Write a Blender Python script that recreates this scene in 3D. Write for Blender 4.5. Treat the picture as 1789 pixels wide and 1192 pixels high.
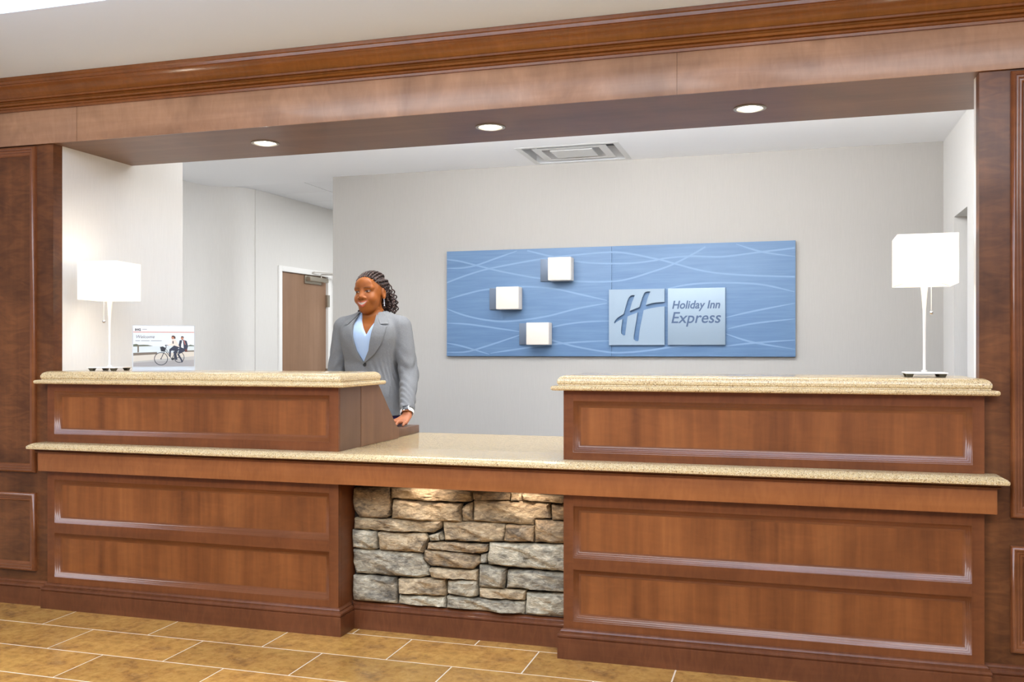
import bpy, bmesh, math, random
import numpy as np
from mathutils import Vector, Matrix, geometry
for _o in list(bpy.data.objects): bpy.data.objects.remove(_o)
SC = bpy.context.scene
COL = SC.collection

# ---------------------------------------------------------------- camera
cam_d = bpy.data.cameras.new('camera'); cam = bpy.data.objects.new('camera', cam_d); COL.objects.link(cam)
cam.location = (0, 0, 1.175); cam.rotation_euler = (math.radians(90), 0, math.radians(16.524))
cam_d.sensor_width = 36; cam_d.lens = 36 * 1618.9 / 1789; cam_d.shift_y = 15.4 / 1789
cam_d.clip_start = 0.05
SC.camera = cam
# ---------------------------------------------------------------- world, lights, exposure
W = bpy.data.worlds.new('lobby_ambient'); SC.world = W; W.use_nodes = True
W.node_tree.nodes['Background'].inputs[0].default_value = (0.93, 1.0, 1.10, 1)
W.node_tree.nodes['Background'].inputs[1].default_value = 0.36
def area(name, loc, rot, sx, sy, power, col=(.94, 1, 1.07)):
    l = bpy.data.lights.new(name, 'AREA'); l.shape = 'RECTANGLE'; l.size = sx; l.size_y = sy
    l.energy = power; l.color = col
    o = bpy.data.objects.new(name, l); COL.objects.link(o); o.location = loc; o.rotation_euler = rot
    return o
def spot(name, loc, rot, power, ang, blend=.5, col=(1, .9, .78), r=.03):
    l = bpy.data.lights.new(name, 'SPOT'); l.energy = power; l.spot_size = math.radians(ang); l.spot_blend = blend
    l.color = col; l.shadow_soft_size = r
    o = bpy.data.objects.new(name, l); COL.objects.link(o); o.location = loc; o.rotation_euler = rot
    return o
def point(name, loc, power, r=.03, col=(1, .9, .78)):
    l = bpy.data.lights.new(name, 'POINT'); l.energy = power; l.color = col; l.shadow_soft_size = r
    o = bpy.data.objects.new(name, l); COL.objects.link(o); o.location = loc
    return o
area('lobby_tray_light', (-2.6, 0.5, 2.70), (math.radians(20), 0, 0), 2.6, 1.8, 162)
area('lobby_tray_light', (0.6, 0.5, 2.70), (math.radians(20), 0, 0), 2.6, 1.8, 138)
area('office_ceiling_light', (-1.55, 4.6, 2.42), (math.radians(16), 0, 0), 1.4, .6, 28, (.97, 1, 1.04))
area('office_ceiling_light', (-0.3, 4.6, 2.42), (math.radians(16), 0, 0), 1.4, .6, 28, (.97, 1, 1.04))
area('added_corridor_fill', (-3.65, 5.0, 2.425), (0, 0, 0), .5, .6, 9, (.97, 1, 1.03))  # added fill, hidden by the soffit, lifts the corridor wall; no known fixture
area('added_ceiling_uplight', (-1.0, 4.10, 2.16), (math.radians(152), 0, 0), 2.9, .08, 46, (.96, 1, 1.06))  # added uplight hidden behind the beam, brightens the office ceiling and back wall
area('added_lobby_uplight', (-1.4, 1.6, 2.12), (math.radians(180), 0, 0), 4.2, .3, 135, (.84, 1, 1.2))  # added cool uplight above the frame, neutralises the lobby ceiling; no pendant there
area('corridor_ceiling_light', (-2.55, 7.2, 2.42), (0, 0, 0), .9, 1.2, 42, (.97, 1, 1.03))
vs = SC.view_settings
vs.view_transform = 'Standard'; vs.look = 'None'; vs.gamma = 1; vs.use_curve_mapping = False
vs.exposure = 0.0

# ---------------------------------------------------------------- helpers
def lin(c):
    return tuple(((v / 255) / 12.92 if v / 255 <= .04045 else ((v / 255 + .055) / 1.055) ** 2.4) for v in c) + (1,)
class NT:
    def __init__(s, m): s.t = m.node_tree; s.n = s.t.nodes; s.l = s.t.links
    def add(s, k, **p):
        x = s.n.new(k)
        for a, b in p.items(): setattr(x, a, b)
        return x
    def link(s, a, b): s.l.new(a, b)
def base_mat(name, col, rough=.5, metal=0, coat=0, spec=.5, emit=None, es=0):
    m = bpy.data.materials.new(name); m.use_nodes = True
    b = m.node_tree.nodes['Principled BSDF']
    b.inputs['Base Color'].default_value = lin(col) if len(col) == 3 else col
    b.inputs['Roughness'].default_value = rough; b.inputs['Metallic'].default_value = metal
    b.inputs['Coat Weight'].default_value = coat; b.inputs['Coat Roughness'].default_value = .12
    b.inputs['Specular IOR Level'].default_value = spec
    if emit: b.inputs['Emission Color'].default_value = lin(emit); b.inputs['Emission Strength'].default_value = es
    return m, b
def mapped(t, scale, rot=(0, 0, 0)):
    tc = t.add('ShaderNodeTexCoord'); mp = t.add('ShaderNodeMapping')
    mp.inputs['Scale'].default_value = scale; mp.inputs['Rotation'].default_value = rot
    t.link(tc.outputs['Object'], mp.inputs[0]); return mp.outputs[0]
def noise(t, vec, scale, detail=4, rough=.55, dist=0):
    n = t.add('ShaderNodeTexNoise'); n.inputs['Scale'].default_value = scale; n.inputs['Detail'].default_value = detail
    n.inputs['Roughness'].default_value = rough; n.inputs['Distortion'].default_value = dist
    t.link(vec, n.inputs['Vector']); return n.outputs['Fac']
def ramp(t, fac, stops):
    r = t.add('ShaderNodeValToRGB'); e = r.color_ramp.elements
    while len(e) < len(stops): e.new(.5)
    for k, (p, c) in enumerate(stops): e[k].position = p; e[k].color = lin(c) if len(c) == 3 else c
    t.link(fac, r.inputs[0]); return r.outputs[0]
def mixc(t, a, b, fac, mode='MIX'):
    m = t.add('ShaderNodeMix', data_type='RGBA', blend_type=mode)
    for v, s in ((a, 6), (b, 7)):
        if hasattr(v, 'node'): t.link(v, m.inputs[s])
        else: m.inputs[s].default_value = lin(v) if len(v) == 3 else v
    if hasattr(fac, 'node'): t.link(fac, m.inputs[0])
    else: m.inputs[0].default_value = fac
    return m.outputs[2]
def bump(t, b, h, strength, dist=.002):
    n = t.add('ShaderNodeBump'); n.inputs['Strength'].default_value = strength; n.inputs['Distance'].default_value = dist
    t.link(h, n.inputs['Height']); t.link(n.outputs[0], b.inputs['Normal'])
def wood(name, dark, mid, light, grain='z', rough=.34, coat=.35, curl=.25, blotch=.35):
    m, b = base_mat(name, mid, rough, 0, coat, .35)
    t = NT(m)
    sc = {'z': (1, 1, .06), 'x': (.06, 1, 1), 'y': (1, .06, 1)}[grain]
    v = mapped(t, sc)
    n1 = noise(t, v, 26, 5, .6, .4); n2 = noise(t, v, 7.5, 3, .5, .3)
    v2 = mapped(t, (1, 1, 1)); n3 = noise(t, v2, 3.0, 3, .5, 1.2)
    v3 = mapped(t, {'z': (.5, .5, 1.6), 'x': (1.6, .5, .5), 'y': (.5, 1.6, .5)}[grain]); n4 = noise(t, v3, 16, 3, .5, 1.8)
    c1 = ramp(t, n1, [(.28, dark), (.52, mid), (.75, light)])
    c2 = ramp(t, n2, [(.3, dark), (.5, mid), (.7, light)])
    c = mixc(t, c1, c2, .55)
    c4 = ramp(t, n4, [(.35, dark), (.5, mid), (.66, light)])
    c = mixc(t, c, c4, curl)
    k = ramp(t, n3, [(.3, (178, 172, 168)), (.6, (255, 255, 255))])
    c = mixc(t, c, k, blotch, 'MULTIPLY')
    t.link(c, b.inputs['Base Color'])
    vf = mapped(t, tuple(x * 1.0 for x in sc)); nf = noise(t, vf, 180, 2, .6)
    bump(t, b, nf, .06, .001)
    return m
def speckle(name, base, dark, white, rough=.14, scale=1):
    m, b = base_mat(name, base, rough, 0, .0)
    t = NT(m); v = mapped(t, (1, 1, 1))
    n1 = noise(t, v, 330 * scale, 2, .6); n2 = noise(t, v, 210 * scale, 2, .6, .5); n3 = noise(t, v, 30, 2)
    c = mixc(t, base, white, ramp(t, n2, [(.5, (0, 0, 0)), (.62, (220, 220, 220))]))
    mm = t.add('ShaderNodeMapping'); mm.inputs['Location'].default_value = (3.1, 1.7, 5.2); t.link(v, mm.inputs[0])
    n4 = noise(t, mm.outputs[0], 270 * scale, 2, .6, .5)
    c = mixc(t, c, dark, ramp(t, n4, [(.565, (0, 0, 0)), (.64, (255, 255, 255))]))
    c = mixc(t, c, (86, 66, 46), ramp(t, n1, [(.6, (0, 0, 0)), (.68, (225, 225, 225))]))
    t.link(c, b.inputs['Base Color']); return m

M = {}
M['panel'] = wood('cherry_panel', (88, 46, 20), (130, 74, 35), (160, 97, 50), 'z', .4, .1, .08)
M['rail'] = wood('cherry_rail', (90, 47, 22), (116, 64, 33), (138, 81, 43), 'x', .36, .12, .2)
M['stile'] = wood('cherry_stile', (90, 47, 22), (114, 63, 33), (136, 80, 43), 'z', .36, .12, .2)
M['moulding'] = wood('cherry_moulding', (98, 54, 28), (122, 70, 38), (140, 84, 50), 'x', .30, .35, .1)
M['apron'] = wood('apron_wood', (128, 74, 38), (150, 90, 48), (168, 104, 58), 'x', .4, .1, .25)
M['plinth'] = wood('plinth_wood', (84, 45, 25), (106, 60, 35), (124, 74, 45), 'x', .32, .25, .3)
M['wallwood'] = wood('wall_panel_wood', (74, 41, 21), (103, 60, 31), (128, 79, 43), 'z', .38, .1, .35, .8)
M['fascia'] = wood('fascia_glare_wood', (144, 104, 76), (166, 124, 95), (188, 146, 115), 'x', .38, .2, .16, .6)  # same cherry, paler: lobby glare on the beam is put into the colour
M['soffit'] = wood('soffit_wood', (98, 68, 48), (110, 78, 56), (122, 89, 66), 'x', .42, .06, .05)
M['crown'] = wood('crown_wood', (104, 58, 19), (126, 71, 26), (146, 88, 40), 'x', .28, .4, .2)
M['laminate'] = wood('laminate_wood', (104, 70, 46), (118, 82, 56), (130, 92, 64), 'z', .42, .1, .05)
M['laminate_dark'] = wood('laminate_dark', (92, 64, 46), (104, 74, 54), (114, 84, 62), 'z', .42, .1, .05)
M['granite'] = speckle('granite', (210, 182, 134), (116, 84, 50), (234, 216, 180), .15, 1.1)
def wallmat(name, col, weave=.05):
    m, b = base_mat(name, col, .75, 0, 0, .25); t = NT(m)
    v = mapped(t, (1, 1, .03)); n = noise(t, v, 420, 2); v2 = mapped(t, (.05, .05, 1)); n2 = noise(t, v2, 300, 2)
    a = t.add('ShaderNodeMath', operation='ADD'); t.link(n, a.inputs[0]); t.link(n2, a.inputs[1])
    lo = tuple(int(x * .985) for x in col)
    c = mixc(t, lo, col, ramp(t, n, [(.35, (0, 0, 0)), (.65, (255, 255, 255))])); t.link(c, b.inputs['Base Color'])
    bump(t, b, a.outputs[0], weave, .001); return m
M['wall'] = wallmat('white_wallcovering', (224, 221, 216))
M['wallback'] = wallmat('grey_wallcovering', (180, 176, 170))
M['ceiling'], _ = base_mat('ceiling_paint', (244, 244, 244), .8, 0, 0, .2)
M['ceil_lobby'], _ = base_mat('lobby_ceiling_paint', (214, 225, 242), .8, 0, 0, .2)
M['ceiltile'], _b = base_mat('acoustic_tile', (238, 238, 238), .9, 0, 0, .1)
_t = NT(M['ceiltile']); bump(_t, _b, noise(_t, mapped(_t, (1, 1, 1)), 160, 3), .2)
M['white'], _ = base_mat('white_paint', (240, 238, 234), .45)
M['dark'], _ = base_mat('dark_void', (28, 27, 26), .8)
M['steel'], _ = base_mat('brushed_steel', (178, 170, 156), .38, .85)
M['chrome'], _ = base_mat('chrome', (210, 210, 212), .12, 1)
M['black'], _ = base_mat('black_plastic', (30, 28, 25), .45)
M['feet'], _ = base_mat('olive_rubber', (70, 64, 48), .5)

def obj(name, bm, mat, parent=None, smooth=35):
    me = bpy.data.meshes.new(name)
    if isinstance(bm, bmesh.types.BMesh):
        bmesh.ops.recalc_face_normals(bm, faces=bm.faces[:]) if bm.faces else None
        bm.to_mesh(me); bm.free()
    else:
        me.from_pydata(bm[0], [], bm[1])
    for m in (mat if isinstance(mat, (list, tuple)) else [mat]): me.materials.append(m)
    if parent is not None:
        wl = parent.get('_w'); off = Vector(wl) if wl is not None else Vector((0, 0, 0))
        me.transform(Matrix.Translation(-off))
    if smooth:
        me.polygons.foreach_set('use_smooth', [True] * len(me.polygons)); me.set_sharp_from_angle(angle=math.radians(smooth))
    me.update()
    o = bpy.data.objects.new(name, me); COL.objects.link(o)
    if parent is not None: o.parent = parent; o['_w'] = list(parent.get('_w', (0, 0, 0)))
    return o
def thing(name, label, cat, loc, group=None):
    o = bpy.data.objects.new(name, None); COL.objects.link(o); o.location = loc; o['_w'] = list(loc)
    o.empty_display_size = .05
    o['label'] = label; o['category'] = cat
    if group: o['group'] = group
    return o
def tag(o, label, cat, group=None):
    o['label'] = label; o['category'] = cat
    if group: o['group'] = group
    return o
def struct(name, bm, mat, label=None, parent=None):
    o = obj(name, bm, mat, parent)
    if parent is None:
        o['kind'] = 'structure'; o['category'] = name.split('_')[0]
        if label: o['label'] = label
    return o
def box(bm, x0, x1, y0, y1, z0, z1, bev=0):
    v = [bm.verts.new(p) for p in ((x0, y0, z0), (x1, y0, z0), (x1, y1, z0), (x0, y1, z0), (x0, y0, z1), (x1, y0, z1), (x1, y1, z1), (x0, y1, z1))]
    fs = [bm.faces.new([v[i] for i in f]) for f in ((0, 3, 2, 1), (4, 5, 6, 7), (0, 1, 5, 4), (1, 2, 6, 5), (2, 3, 7, 6), (3, 0, 4, 7))]
    if bev:
        es = list({e for f in fs for e in f.edges})
        bmesh.ops.bevel(bm, geom=es, offset=bev, segments=2, profile=.6, affect='EDGES')
    return bm
def bx(*a, bev=0): return box(bmesh.new(), *a, bev=bev)
def ring(bm, x0, x1, z0, z1, y, prof):
    # mitred moulding around a rectangle in the XZ plane; prof = [(inset, out towards -Y)]
    loops = []
    for ins, out in prof:
        loops.append([bm.verts.new(p) for p in ((x0 + ins, y - out, z0 + ins), (x1 - ins, y - out, z0 + ins), (x1 - ins, y - out, z1 - ins), (x0 + ins, y - out, z1 - ins))])
    for a, b in zip(loops, loops[1:]):
        for i in range(4): bm.faces.new((a[i], a[(i + 1) % 4], b[(i + 1) % 4], b[i]))
    return bm
def framed(bm, x0, x1, z0, z1, y, dep, holes):
    # front slab with rectangular holes stacked in z (same x span): bottom rail, mid rails, top rail, stiles
    hx0, hx1 = holes[0][0], holes[0][1]
    box(bm, x0, hx0, y, y + dep, z0, z1); box(bm, hx1, x1, y, y + dep, z0, z1)
    zs = [z0] + [z for h in holes for z in (h[2], h[3])] + [z1]
    return [(hx0, hx1, zs[i], zs[i + 1]) for i in range(0, len(zs), 2)]
def loft(bm, loops, cap=True, closed=True):
    vs_ = [[bm.verts.new(p) for p in l] for l in loops]
    n = len(loops[0])
    for a, b in zip(vs_, vs_[1:]):
        for i in range(n if closed else n - 1): bm.faces.new((a[i], a[(i + 1) % n], b[(i + 1) % n], b[i]))
    if cap: bm.faces.new(vs_[0][::-1]); bm.faces.new(vs_[-1])
    return bm
def offset_poly(pts, d):
    n = len(pts); out = []
    for i in range(n):
        p0, p1, p2 = Vector(pts[i - 1]), Vector(pts[i]), Vector(pts[(i + 1) % n])
        e1 = (p1 - p0).normalized(); e2 = (p2 - p1).normalized()
        n1 = Vector((e1.y, -e1.x)); n2 = Vector((e2.y, -e2.x))
        a = p1 + n1 * d[i - 1]; b = p1 + n2 * d[i]
        cr = e1.x * e2.y - e1.y * e2.x
        if abs(cr) < 1e-6: out.append(a)
        else:
            t = ((b - a).x * e2.y - (b - a).y * e2.x) / cr; out.append(a + e1 * t)
    return out
def slab(bm, pts, exp, prof):
    # pts: CCW outline; exp: 1/0 per edge (i -> i+1); prof: [(out, z)]
    loft(bm, [[(p.x, p.y, z) for p in offset_poly(pts, [o * e for e in exp])] for o, z in prof]); return bm
def lathe(bm, c, prof, seg=24, axis='z', cap=True):
    loops = []
    for r, h in prof:
        l = []
        for k in range(seg):
            a = 2 * math.pi * k / seg; u, w = r * math.cos(a), r * math.sin(a)
            l.append((c[0] + u, c[1] + w, c[2] + h) if axis == 'z' else ((c[0] + u, c[1] - h, c[2] + w) if axis == 'y' else (c[0] + h, c[1] + u, c[2] + w)))
        loops.append(l)
    return loft(bm, loops, cap=cap)
def tube(bm, pts, r, seg=8, rf=None):
    pts = [Vector(p) for p in pts]; loops = []; up = None
    for i, p in enumerate(pts):
        t = (pts[min(i + 1, len(pts) - 1)] - pts[max(i - 1, 0)]).normalized()
        if up is None: up = t.orthogonal().normalized()
        up = (up - t * up.dot(t)).normalized(); s = t.cross(up)
        rr = rf(i) if rf else r
        loops.append([p + (up * math.cos(2 * math.pi * k / seg) + s * math.sin(2 * math.pi * k / seg)) * rr for k in range(seg)])
    return loft(bm, loops)
def poly_prism(bm, pts, f, d0, d1):
    # pts 2-D outline, f(u, v, d) -> 3-D
    a = [bm.verts.new(f(u, v, d0)) for u, v in pts]; b = [bm.verts.new(f(u, v, d1)) for u, v in pts]
    for tri in geometry.tessellate_polygon([[Vector((u, v, 0)) for u, v in pts]]):
        for L, s in ((a, 1), (b, -1)):
            try: bm.faces.new([L[i] for i in tri][::s])
            except ValueError: pass
    n = len(pts)
    for i in range(n): bm.faces.new((a[i], a[(i + 1) % n], b[(i + 1) % n], b[i]))
    return bm
# ================================================================ SETTING
XL, XR = -3.225, 0.627          # opening edges
YW = 3.475                      # face of the wood panelling
YB = 6.13                       # office back wall
# floor with its tiles
floor = struct('floor', bx(-6.5, 3.2, -3.5, 9.5, -.05, -.001), base_mat('grout', (226, 208, 180), .7)[0], 'brown stone tile floor with pale grout lines in running bond')
_fo = struct('floor_office_bounce', bx(-4.4, .9, 3.64, 8.8, -.0009, .004), base_mat('grey_bounce_carpet', (186, 187, 190), .95)[0], 'unseen grey carpet slab behind the desk, added for neutral bounce light')  # unseen slab, added so light bounced to the office ceiling is less tan
def tilemat(name, seed, tone):
    m, b = base_mat(name, (160, 118, 62), .22, 0, .15); t = NT(m)
    v = mapped(t, (1, 1, 1)); mp = t.add('ShaderNodeMapping'); mp.inputs['Location'].default_value = (seed * 3.7, seed * 1.9, 0); t.link(v, mp.inputs[0])
    n1 = noise(t, mp.outputs[0], 7.5, 6, .66, .5); n2 = noise(t, mp.outputs[0], 30, 5, .7, .4); n3 = noise(t, mp.outputs[0], 90, 2)
    g = lambda c: tuple(min(255, int(x * tone)) for x in c)
    c = ramp(t, n1, [(.30, g((128, 92, 52))), (.45, g((186, 134, 64))), (.64, g((206, 156, 78)))])
    c = mixc(t, c, ramp(t, n2, [(.36, g((112, 84, 56))), (.5, g((180, 132, 72))), (.66, g((206, 162, 100)))]), .4)
    t.link(c, b.inputs['Base Color']); bump(t, b, n3, .08, .001); return m
tm = [tilemat('floor_tile_%s' % 'abc'[k], k + 1, tn) for k, tn in enumerate((1, .95, 1.04))]
PX, PY = .5335, .2575
random.seed(4)
tmesh = {}
for r in range(9):
    y1 = 3.747 - PY * r; off = -.391 if r % 2 else -.391 + PX / 2
    for k in range(-7, 4):
        x0 = off + PX * k
        if x0 < -4.6 or x0 > 1.5: continue
        v = random.randrange(3)
        if v not in tmesh:
            b_ = bx(.003, PX - .003, -PY + .0038, -.0038, -.0009, 0); o = obj('tile', b_, tm[v], floor); tmesh[v] = o.data
        else:
            o = bpy.data.objects.new('tile', tmesh[v]); COL.objects.link(o); o.parent = floor
        o.location = (x0, y1, 0)
for o_, a in (('lobby', (-6.5, 3.2, -3.5, 3.747 - PY * 9)),):
    t_ = obj('tile_field', bx(*a, -.0009, 0), tm[0], floor); t_['kind'] = 'stuff'

# panelled walls either side of the opening
PROF = [(0, 0), (0, .010), (.004, .019), (.010, .022), (.0155, .019), (.0165, .014), (.0215, .0145), (.026, .012), (.027, .008), (.033, .0085), (.038, .004), (.041, -.001)]
BASEP = [(.020, 0), (.020, .076), (.016, .0785), (.0175, .081), (.021, .086), (.020, .092), (.0155, .0965), (.010, .099), (.011, .104), (.007, .109), (.001, .113)]
def panelwall(name, x0, x1, side, label):
    w = struct(name, bx(x0, x1, YW, 3.53, 0, 2.30), M['wallwood'], label)
    w['_w'] = (0, 0, 0)
    if side == 'l': spans = [(-4.36, -3.316), (-5.52, -4.48)]
    else: spans = [(.722, 1.76), (1.88, 2.9)]
    for xa, xb in spans:
        for za, zb in ((.609, 2.113), (.155, .515)):
            obj('panel_moulding', ring(bmesh.new(), xa, xb, za, zb, YW, PROF), M['moulding'], w, 50)
    xa, xb = x0, x1
    bm = bmesh.new()
    loft(bm, [[(xa, YW + .001, z), (xa, YW - o, z), (xb, YW - o, z), (xb, YW + .001, z)] for o, z in BASEP])
    struct('baseboard_' + ('left' if side == 'l' else 'right'), bm, M['plinth'], 'moulded cherry baseboard along the panelled wall %s' % ('left of the desk' if side == 'l' else 'right of the desk'))
    return w
panelwall('wall_left', -6.5, XL, 'l', 'dark cherry panelled wall left of the reception opening')
panelwall('wall_right', XR, 3.2, 'r', 'dark cherry panelled wall right of the reception opening')
# white walls of the office
struct('wall_side_left', bx(-3.5, XL, 3.531, 4.424, 0, 2.44), M['wall'], 'white wall return behind the left lamp')
struct('wall_side_right', bx(XR, 1.2, 3.531, 3.565, 0, 2.44), M['white'], 'white drywall return behind the right wood jamb')
struct('wall_back', bx(-3.186, 1.2, YB, 6.25, 0, 2.44), M['wallback'], 'pale grey office back wall carrying the blue sign')
bm = bmesh.new()                                            # right wall with a doorway
box(bm, .91, 1.05, 3.566, 5.355, 0, 2.44); box(bm, .91, 1.05, 5.755, YB, 0, 2.44); box(bm, .91, 1.05, 5.355, 5.755, 1.93, 2.44)
box(bm, 1.05, 1.9, 5.755, 5.85, 0, 2.44); box(bm, 1.05, 1.9, 5.25, 5.355, 0, 2.44); box(bm, 1.9, 2.0, 5.25, 5.85, 0, 2.44); box(bm, 1.05, 1.9, 5.355, 5.755, 1.93, 2.0)
struct('wall_office_right', bm, M['wall'], 'white office side wall with a plain doorway opening')
# corridor wall with the brown door (slightly skewed), door hole left open
A0 = Vector((-4.026, 6.264)); D0 = Vector((-3.94 + 4.026, 7.596 - 6.264)).normalized(); N0 = Vector((D0.y, -D0.x))   # N0 points into the corridor
def cw(s, n, z): p = A0 + D0 * s + N0 * n; return (p.x, p.y, z)
def cbox(bm, s0, s1, n0, n1, z0, z1, bev=0):
    b2 = box(bmesh.new(), s0, s1, n0, n1, z0, z1, bev)
    mp = {v: bm.verts.new(cw(v.co.x, v.co.y, v.co.z)) for v in b2.verts}
    for f in b2.faces: bm.faces.new([mp[v] for v in f.verts][::-1])
    b2.free(); return bm
bm = bmesh.new()
cbox(bm, .165, .50, -.12, 0, 0, 2.44); cbox(bm, .50, 1.235, -.12, 0, 1.835, 2.44); cbox(bm, 1.235, 2.9, -.12, 0, 0, 2.44)
CV = [(-4.32, 4.3), (-4.32, 5.4), (-4.319, 5.8), (-4.315, 6.0), (-4.30, 6.12), (-4.265, 6.205), (-4.20, 6.25), (-4.13, 6.27), (-4.075, 6.30), (-4.04, 6.36), (-4.02, 6.44)]
poly_prism(bm, CV + [(-4.12, 6.44), (-4.45, 6.40), (-4.45, 4.3)], lambda u, v, d: (u, v, d), 0, 2.44)
box(bm, -4.45, -3.5, 4.3, 4.424, 0, 2.44); box(bm, -4.0, -.5, 8.9, 9.0, 0, 2.44); box(bm, -.6, -.5, 6.25, 8.9, 0, 2.44)
struct('wall_corridor', bm, M['wall'], 'white corridor wall around the brown door behind the clerk')
bpy.data.objects['wall_corridor'].data.set_sharp_from_angle(angle=math.radians(50))
# ceilings
bm = bmesh.new(); V0 = (-1.635, -.99, 5.585, 6.10)
box(bm, -4.5, V0[0], 3.53, 6.27, 2.44, 2.54); box(bm, V0[1], 1.9, 3.53, 6.27, 2.44, 2.54)
box(bm, V0[0], V0[1], 3.53, V0[2], 2.44, 2.54); box(bm, V0[0], V0[1], V0[3], 6.27, 2.44, 2.54); box(bm, *V0, 2.535, 2.56)
box(bm, -4.5, -.5, 6.27, 9.0, 2.446, 2.54)
ceil = struct('ceiling', bm, M['ceiling'], 'white office ceiling with an air diffuser and drop tiles in the corridor'); ceil['_w'] = (0, 0, 0)
xs = [-4.72, -4.11, -3.50, -2.89, -2.28]; ys = [6.255, 6.675, 7.11, 7.54, 7.97, 8.4, 8.83]
for i in range(4):
    for j in range(6):
        obj('ceiling_tile', bx(xs[i] + .004, xs[i + 1] - .004, ys[j] + .004, ys[j + 1] - .004, 2.4405, 2.4455, bev=.001), M['ceiltile'], ceil)
bm = bmesh.new()
box(bm, -6.5, 3.2, 2.80, YW + .05, 2.406, 2.5); box(bm, -6.5, 3.2, 2.72, 2.80, 2.406, 2.78); box(bm, -6.5, 3.2, -3.5, 2.72, 2.76, 2.82)
struct('ceiling_lobby', bm, M['ceil_lobby'], 'white lobby ceiling with a raised tray above the crown moulding')
# beam over the opening: fascia boards, soffit, crown
beam = struct('trim_1', bx(-6.4, 3.1, 3.469, 3.53, 2.135, 2.405), M['plinth'], 'wide cherry beam spanning the top of the reception opening'); beam['_w'] = (0, 0, 0)
for xa, xb in ((-6.4, -3.085), (-3.083, -.3905), (-.3895, 3.1)):
    obj('fascia_board', bx(xa, xb, 3.463, 3.4689, 2.1203, 2.30, bev=.0006), M['fascia'], beam)
obj('beam_core', bx(XL, .905, 3.532, 4.006, 2.14, 2.439), M['white'], beam)
LX = (-2.286, -1.205, -.139); LY = 3.74; LR = .055
bm = bmesh.new(); seg = 32                                    # soffit board with three round holes
cells = [XL, -1.75, -.67, .905]
for i, lx in enumerate(LX):
    x0, x1 = cells[i], cells[i + 1]; y0, y1 = 3.4692, 4.008
    rim = [bm.verts.new((lx + LR * math.cos(2 * math.pi * k / seg), LY + LR * math.sin(2 * math.pi * k / seg), 2.1205)) for k in range(seg)]
    out = []
    for k in range(seg):
        c, s = math.cos(2 * math.pi * k / seg), math.sin(2 * math.pi * k / seg)
        tt = min(((x1 - lx) / c if c > 1e-6 else (x0 - lx) / c if c < -1e-6 else 9), ((y1 - LY) / s if s > 1e-6 else (y0 - LY) / s if s < -1e-6 else 9))
        out.append(bm.verts.new((lx + c * tt, LY + s * tt, 2.1205)))
    for k in range(seg): bm.faces.new((rim[k], rim[(k + 1) % seg], out[(k + 1) % seg], out[k]))
    for cx_, cy_ in ((x0, y0), (x1, y0), (x1, y1), (x0, y1)):
        a = math.atan2(cy_ - LY, cx_ - lx) % (2 * math.pi); k = int(a / (2 * math.pi) * seg)
        bm.faces.new((out[k], out[(k + 1) % seg], bm.verts.new((cx_, cy_, 2.1205))))
geo = bmesh.ops.extrude_face_region(bm, geom=bm.faces[:]); bmesh.ops.translate(bm, vec=(0, 0, .016), verts=[g for g in geo['geom'] if isinstance(g, bmesh.types.BMVert)])
obj('soffit_board', bm, M['soffit'], beam)
crown = [(0, 2.276), (.010, 2.276), (.0115, 2.285), (.019, 2.287), (.021, 2.293), (.017, 2.297), (.026, 2.299), (.031, 2.306), (.027, 2.312), (.022, 2.313), (.024, 2.317), (.034, 2.320), (.036, 2.327), (.033, 2.331),
         (.037, 2.338), (.043, 2.348), (.053, 2.359), (.066, 2.368), (.077, 2.373), (.079, 2.378), (.087, 2.379), (.090, 2.390), (.097, 2.393), (.099, 2.4055), (0, 2.4055)]
bm = bmesh.new(); loft(bm, [[(x, 3.4625 - o, z) for o, z in crown] for x in (-6.4, 3.1)])
struct('trim_2', bm, M['crown'], 'cherry crown moulding with a deep cove under the lobby ceiling')

# ================================================================ FRONT DESK
YP = 3.45
PANELP = [(-.0015, .0003), (0, -.0005), (.0012, -.0038), (.0062, -.0072), (.0074, -.0098), (.0128, -.0128), (.014, -.0154), (.021, -.0195), (.026, -.0206)]
def cabinet(name, label, x0, x1, z0, z1, holes, ybk, plinth):
    t = thing(name, label, 'cabinet', ((x0 + x1) / 2, YP, z0), 'wood cabinets of the front desk')
    bm = bmesh.new(); rails = framed(bm, x0, x1, z0, z1, YP, .0242, holes); bm.free()
    for xa, xb in ((x0, holes[0][0]), (holes[0][1], x1)): obj('stile', bx(xa, xb, YP, YP + .0242, z0, z1), M['stile'], t)
    for r in rails: obj('rail', bx(r[0], r[1], YP + .0002, YP + .0242, r[2], r[3]), M['rail'], t)
    for h in holes:
        obj('panel', bx(h[0] + .001, h[1] - .001, YP + .0206, YP + .0240, h[2] + .001, h[3] - .001), M['panel'], t)
        obj('panel_moulding', ring(bmesh.new(), *h, YP, PANELP), M['moulding'], t, 50)
    xa, xb = max(x0, XL + .002), min(x1, XR - .002)
    obj('body', bx(xa, xb, YP + .0255, ybk, z0, z1), M['stile'], t)
    if plinth:
        bm = bmesh.new()
        e = [1, 1, 0, 1]
        yi = 3.5535
        if x0 < XL: slab(bm, [(x0, YP), (x1, YP), (x1, yi), (xa, yi), (xa, YW - .022), (x0, YW - .022)], [1, 1, 0, 0, 0, 1], BASEP)
        else: slab(bm, [(x0, YP), (x1, YP), (x1, YW - .022), (xb, YW - .022), (xb, yi), (x0, yi)], [1, 1, 0, 0, 0, 1], BASEP)
        # side return inside the knee recess
        obj('plinth', bm, M['plinth'], t)
    return t
LX0, LX1, RX0, RX1 = -3.234, -1.768, -.818, .639
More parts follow.
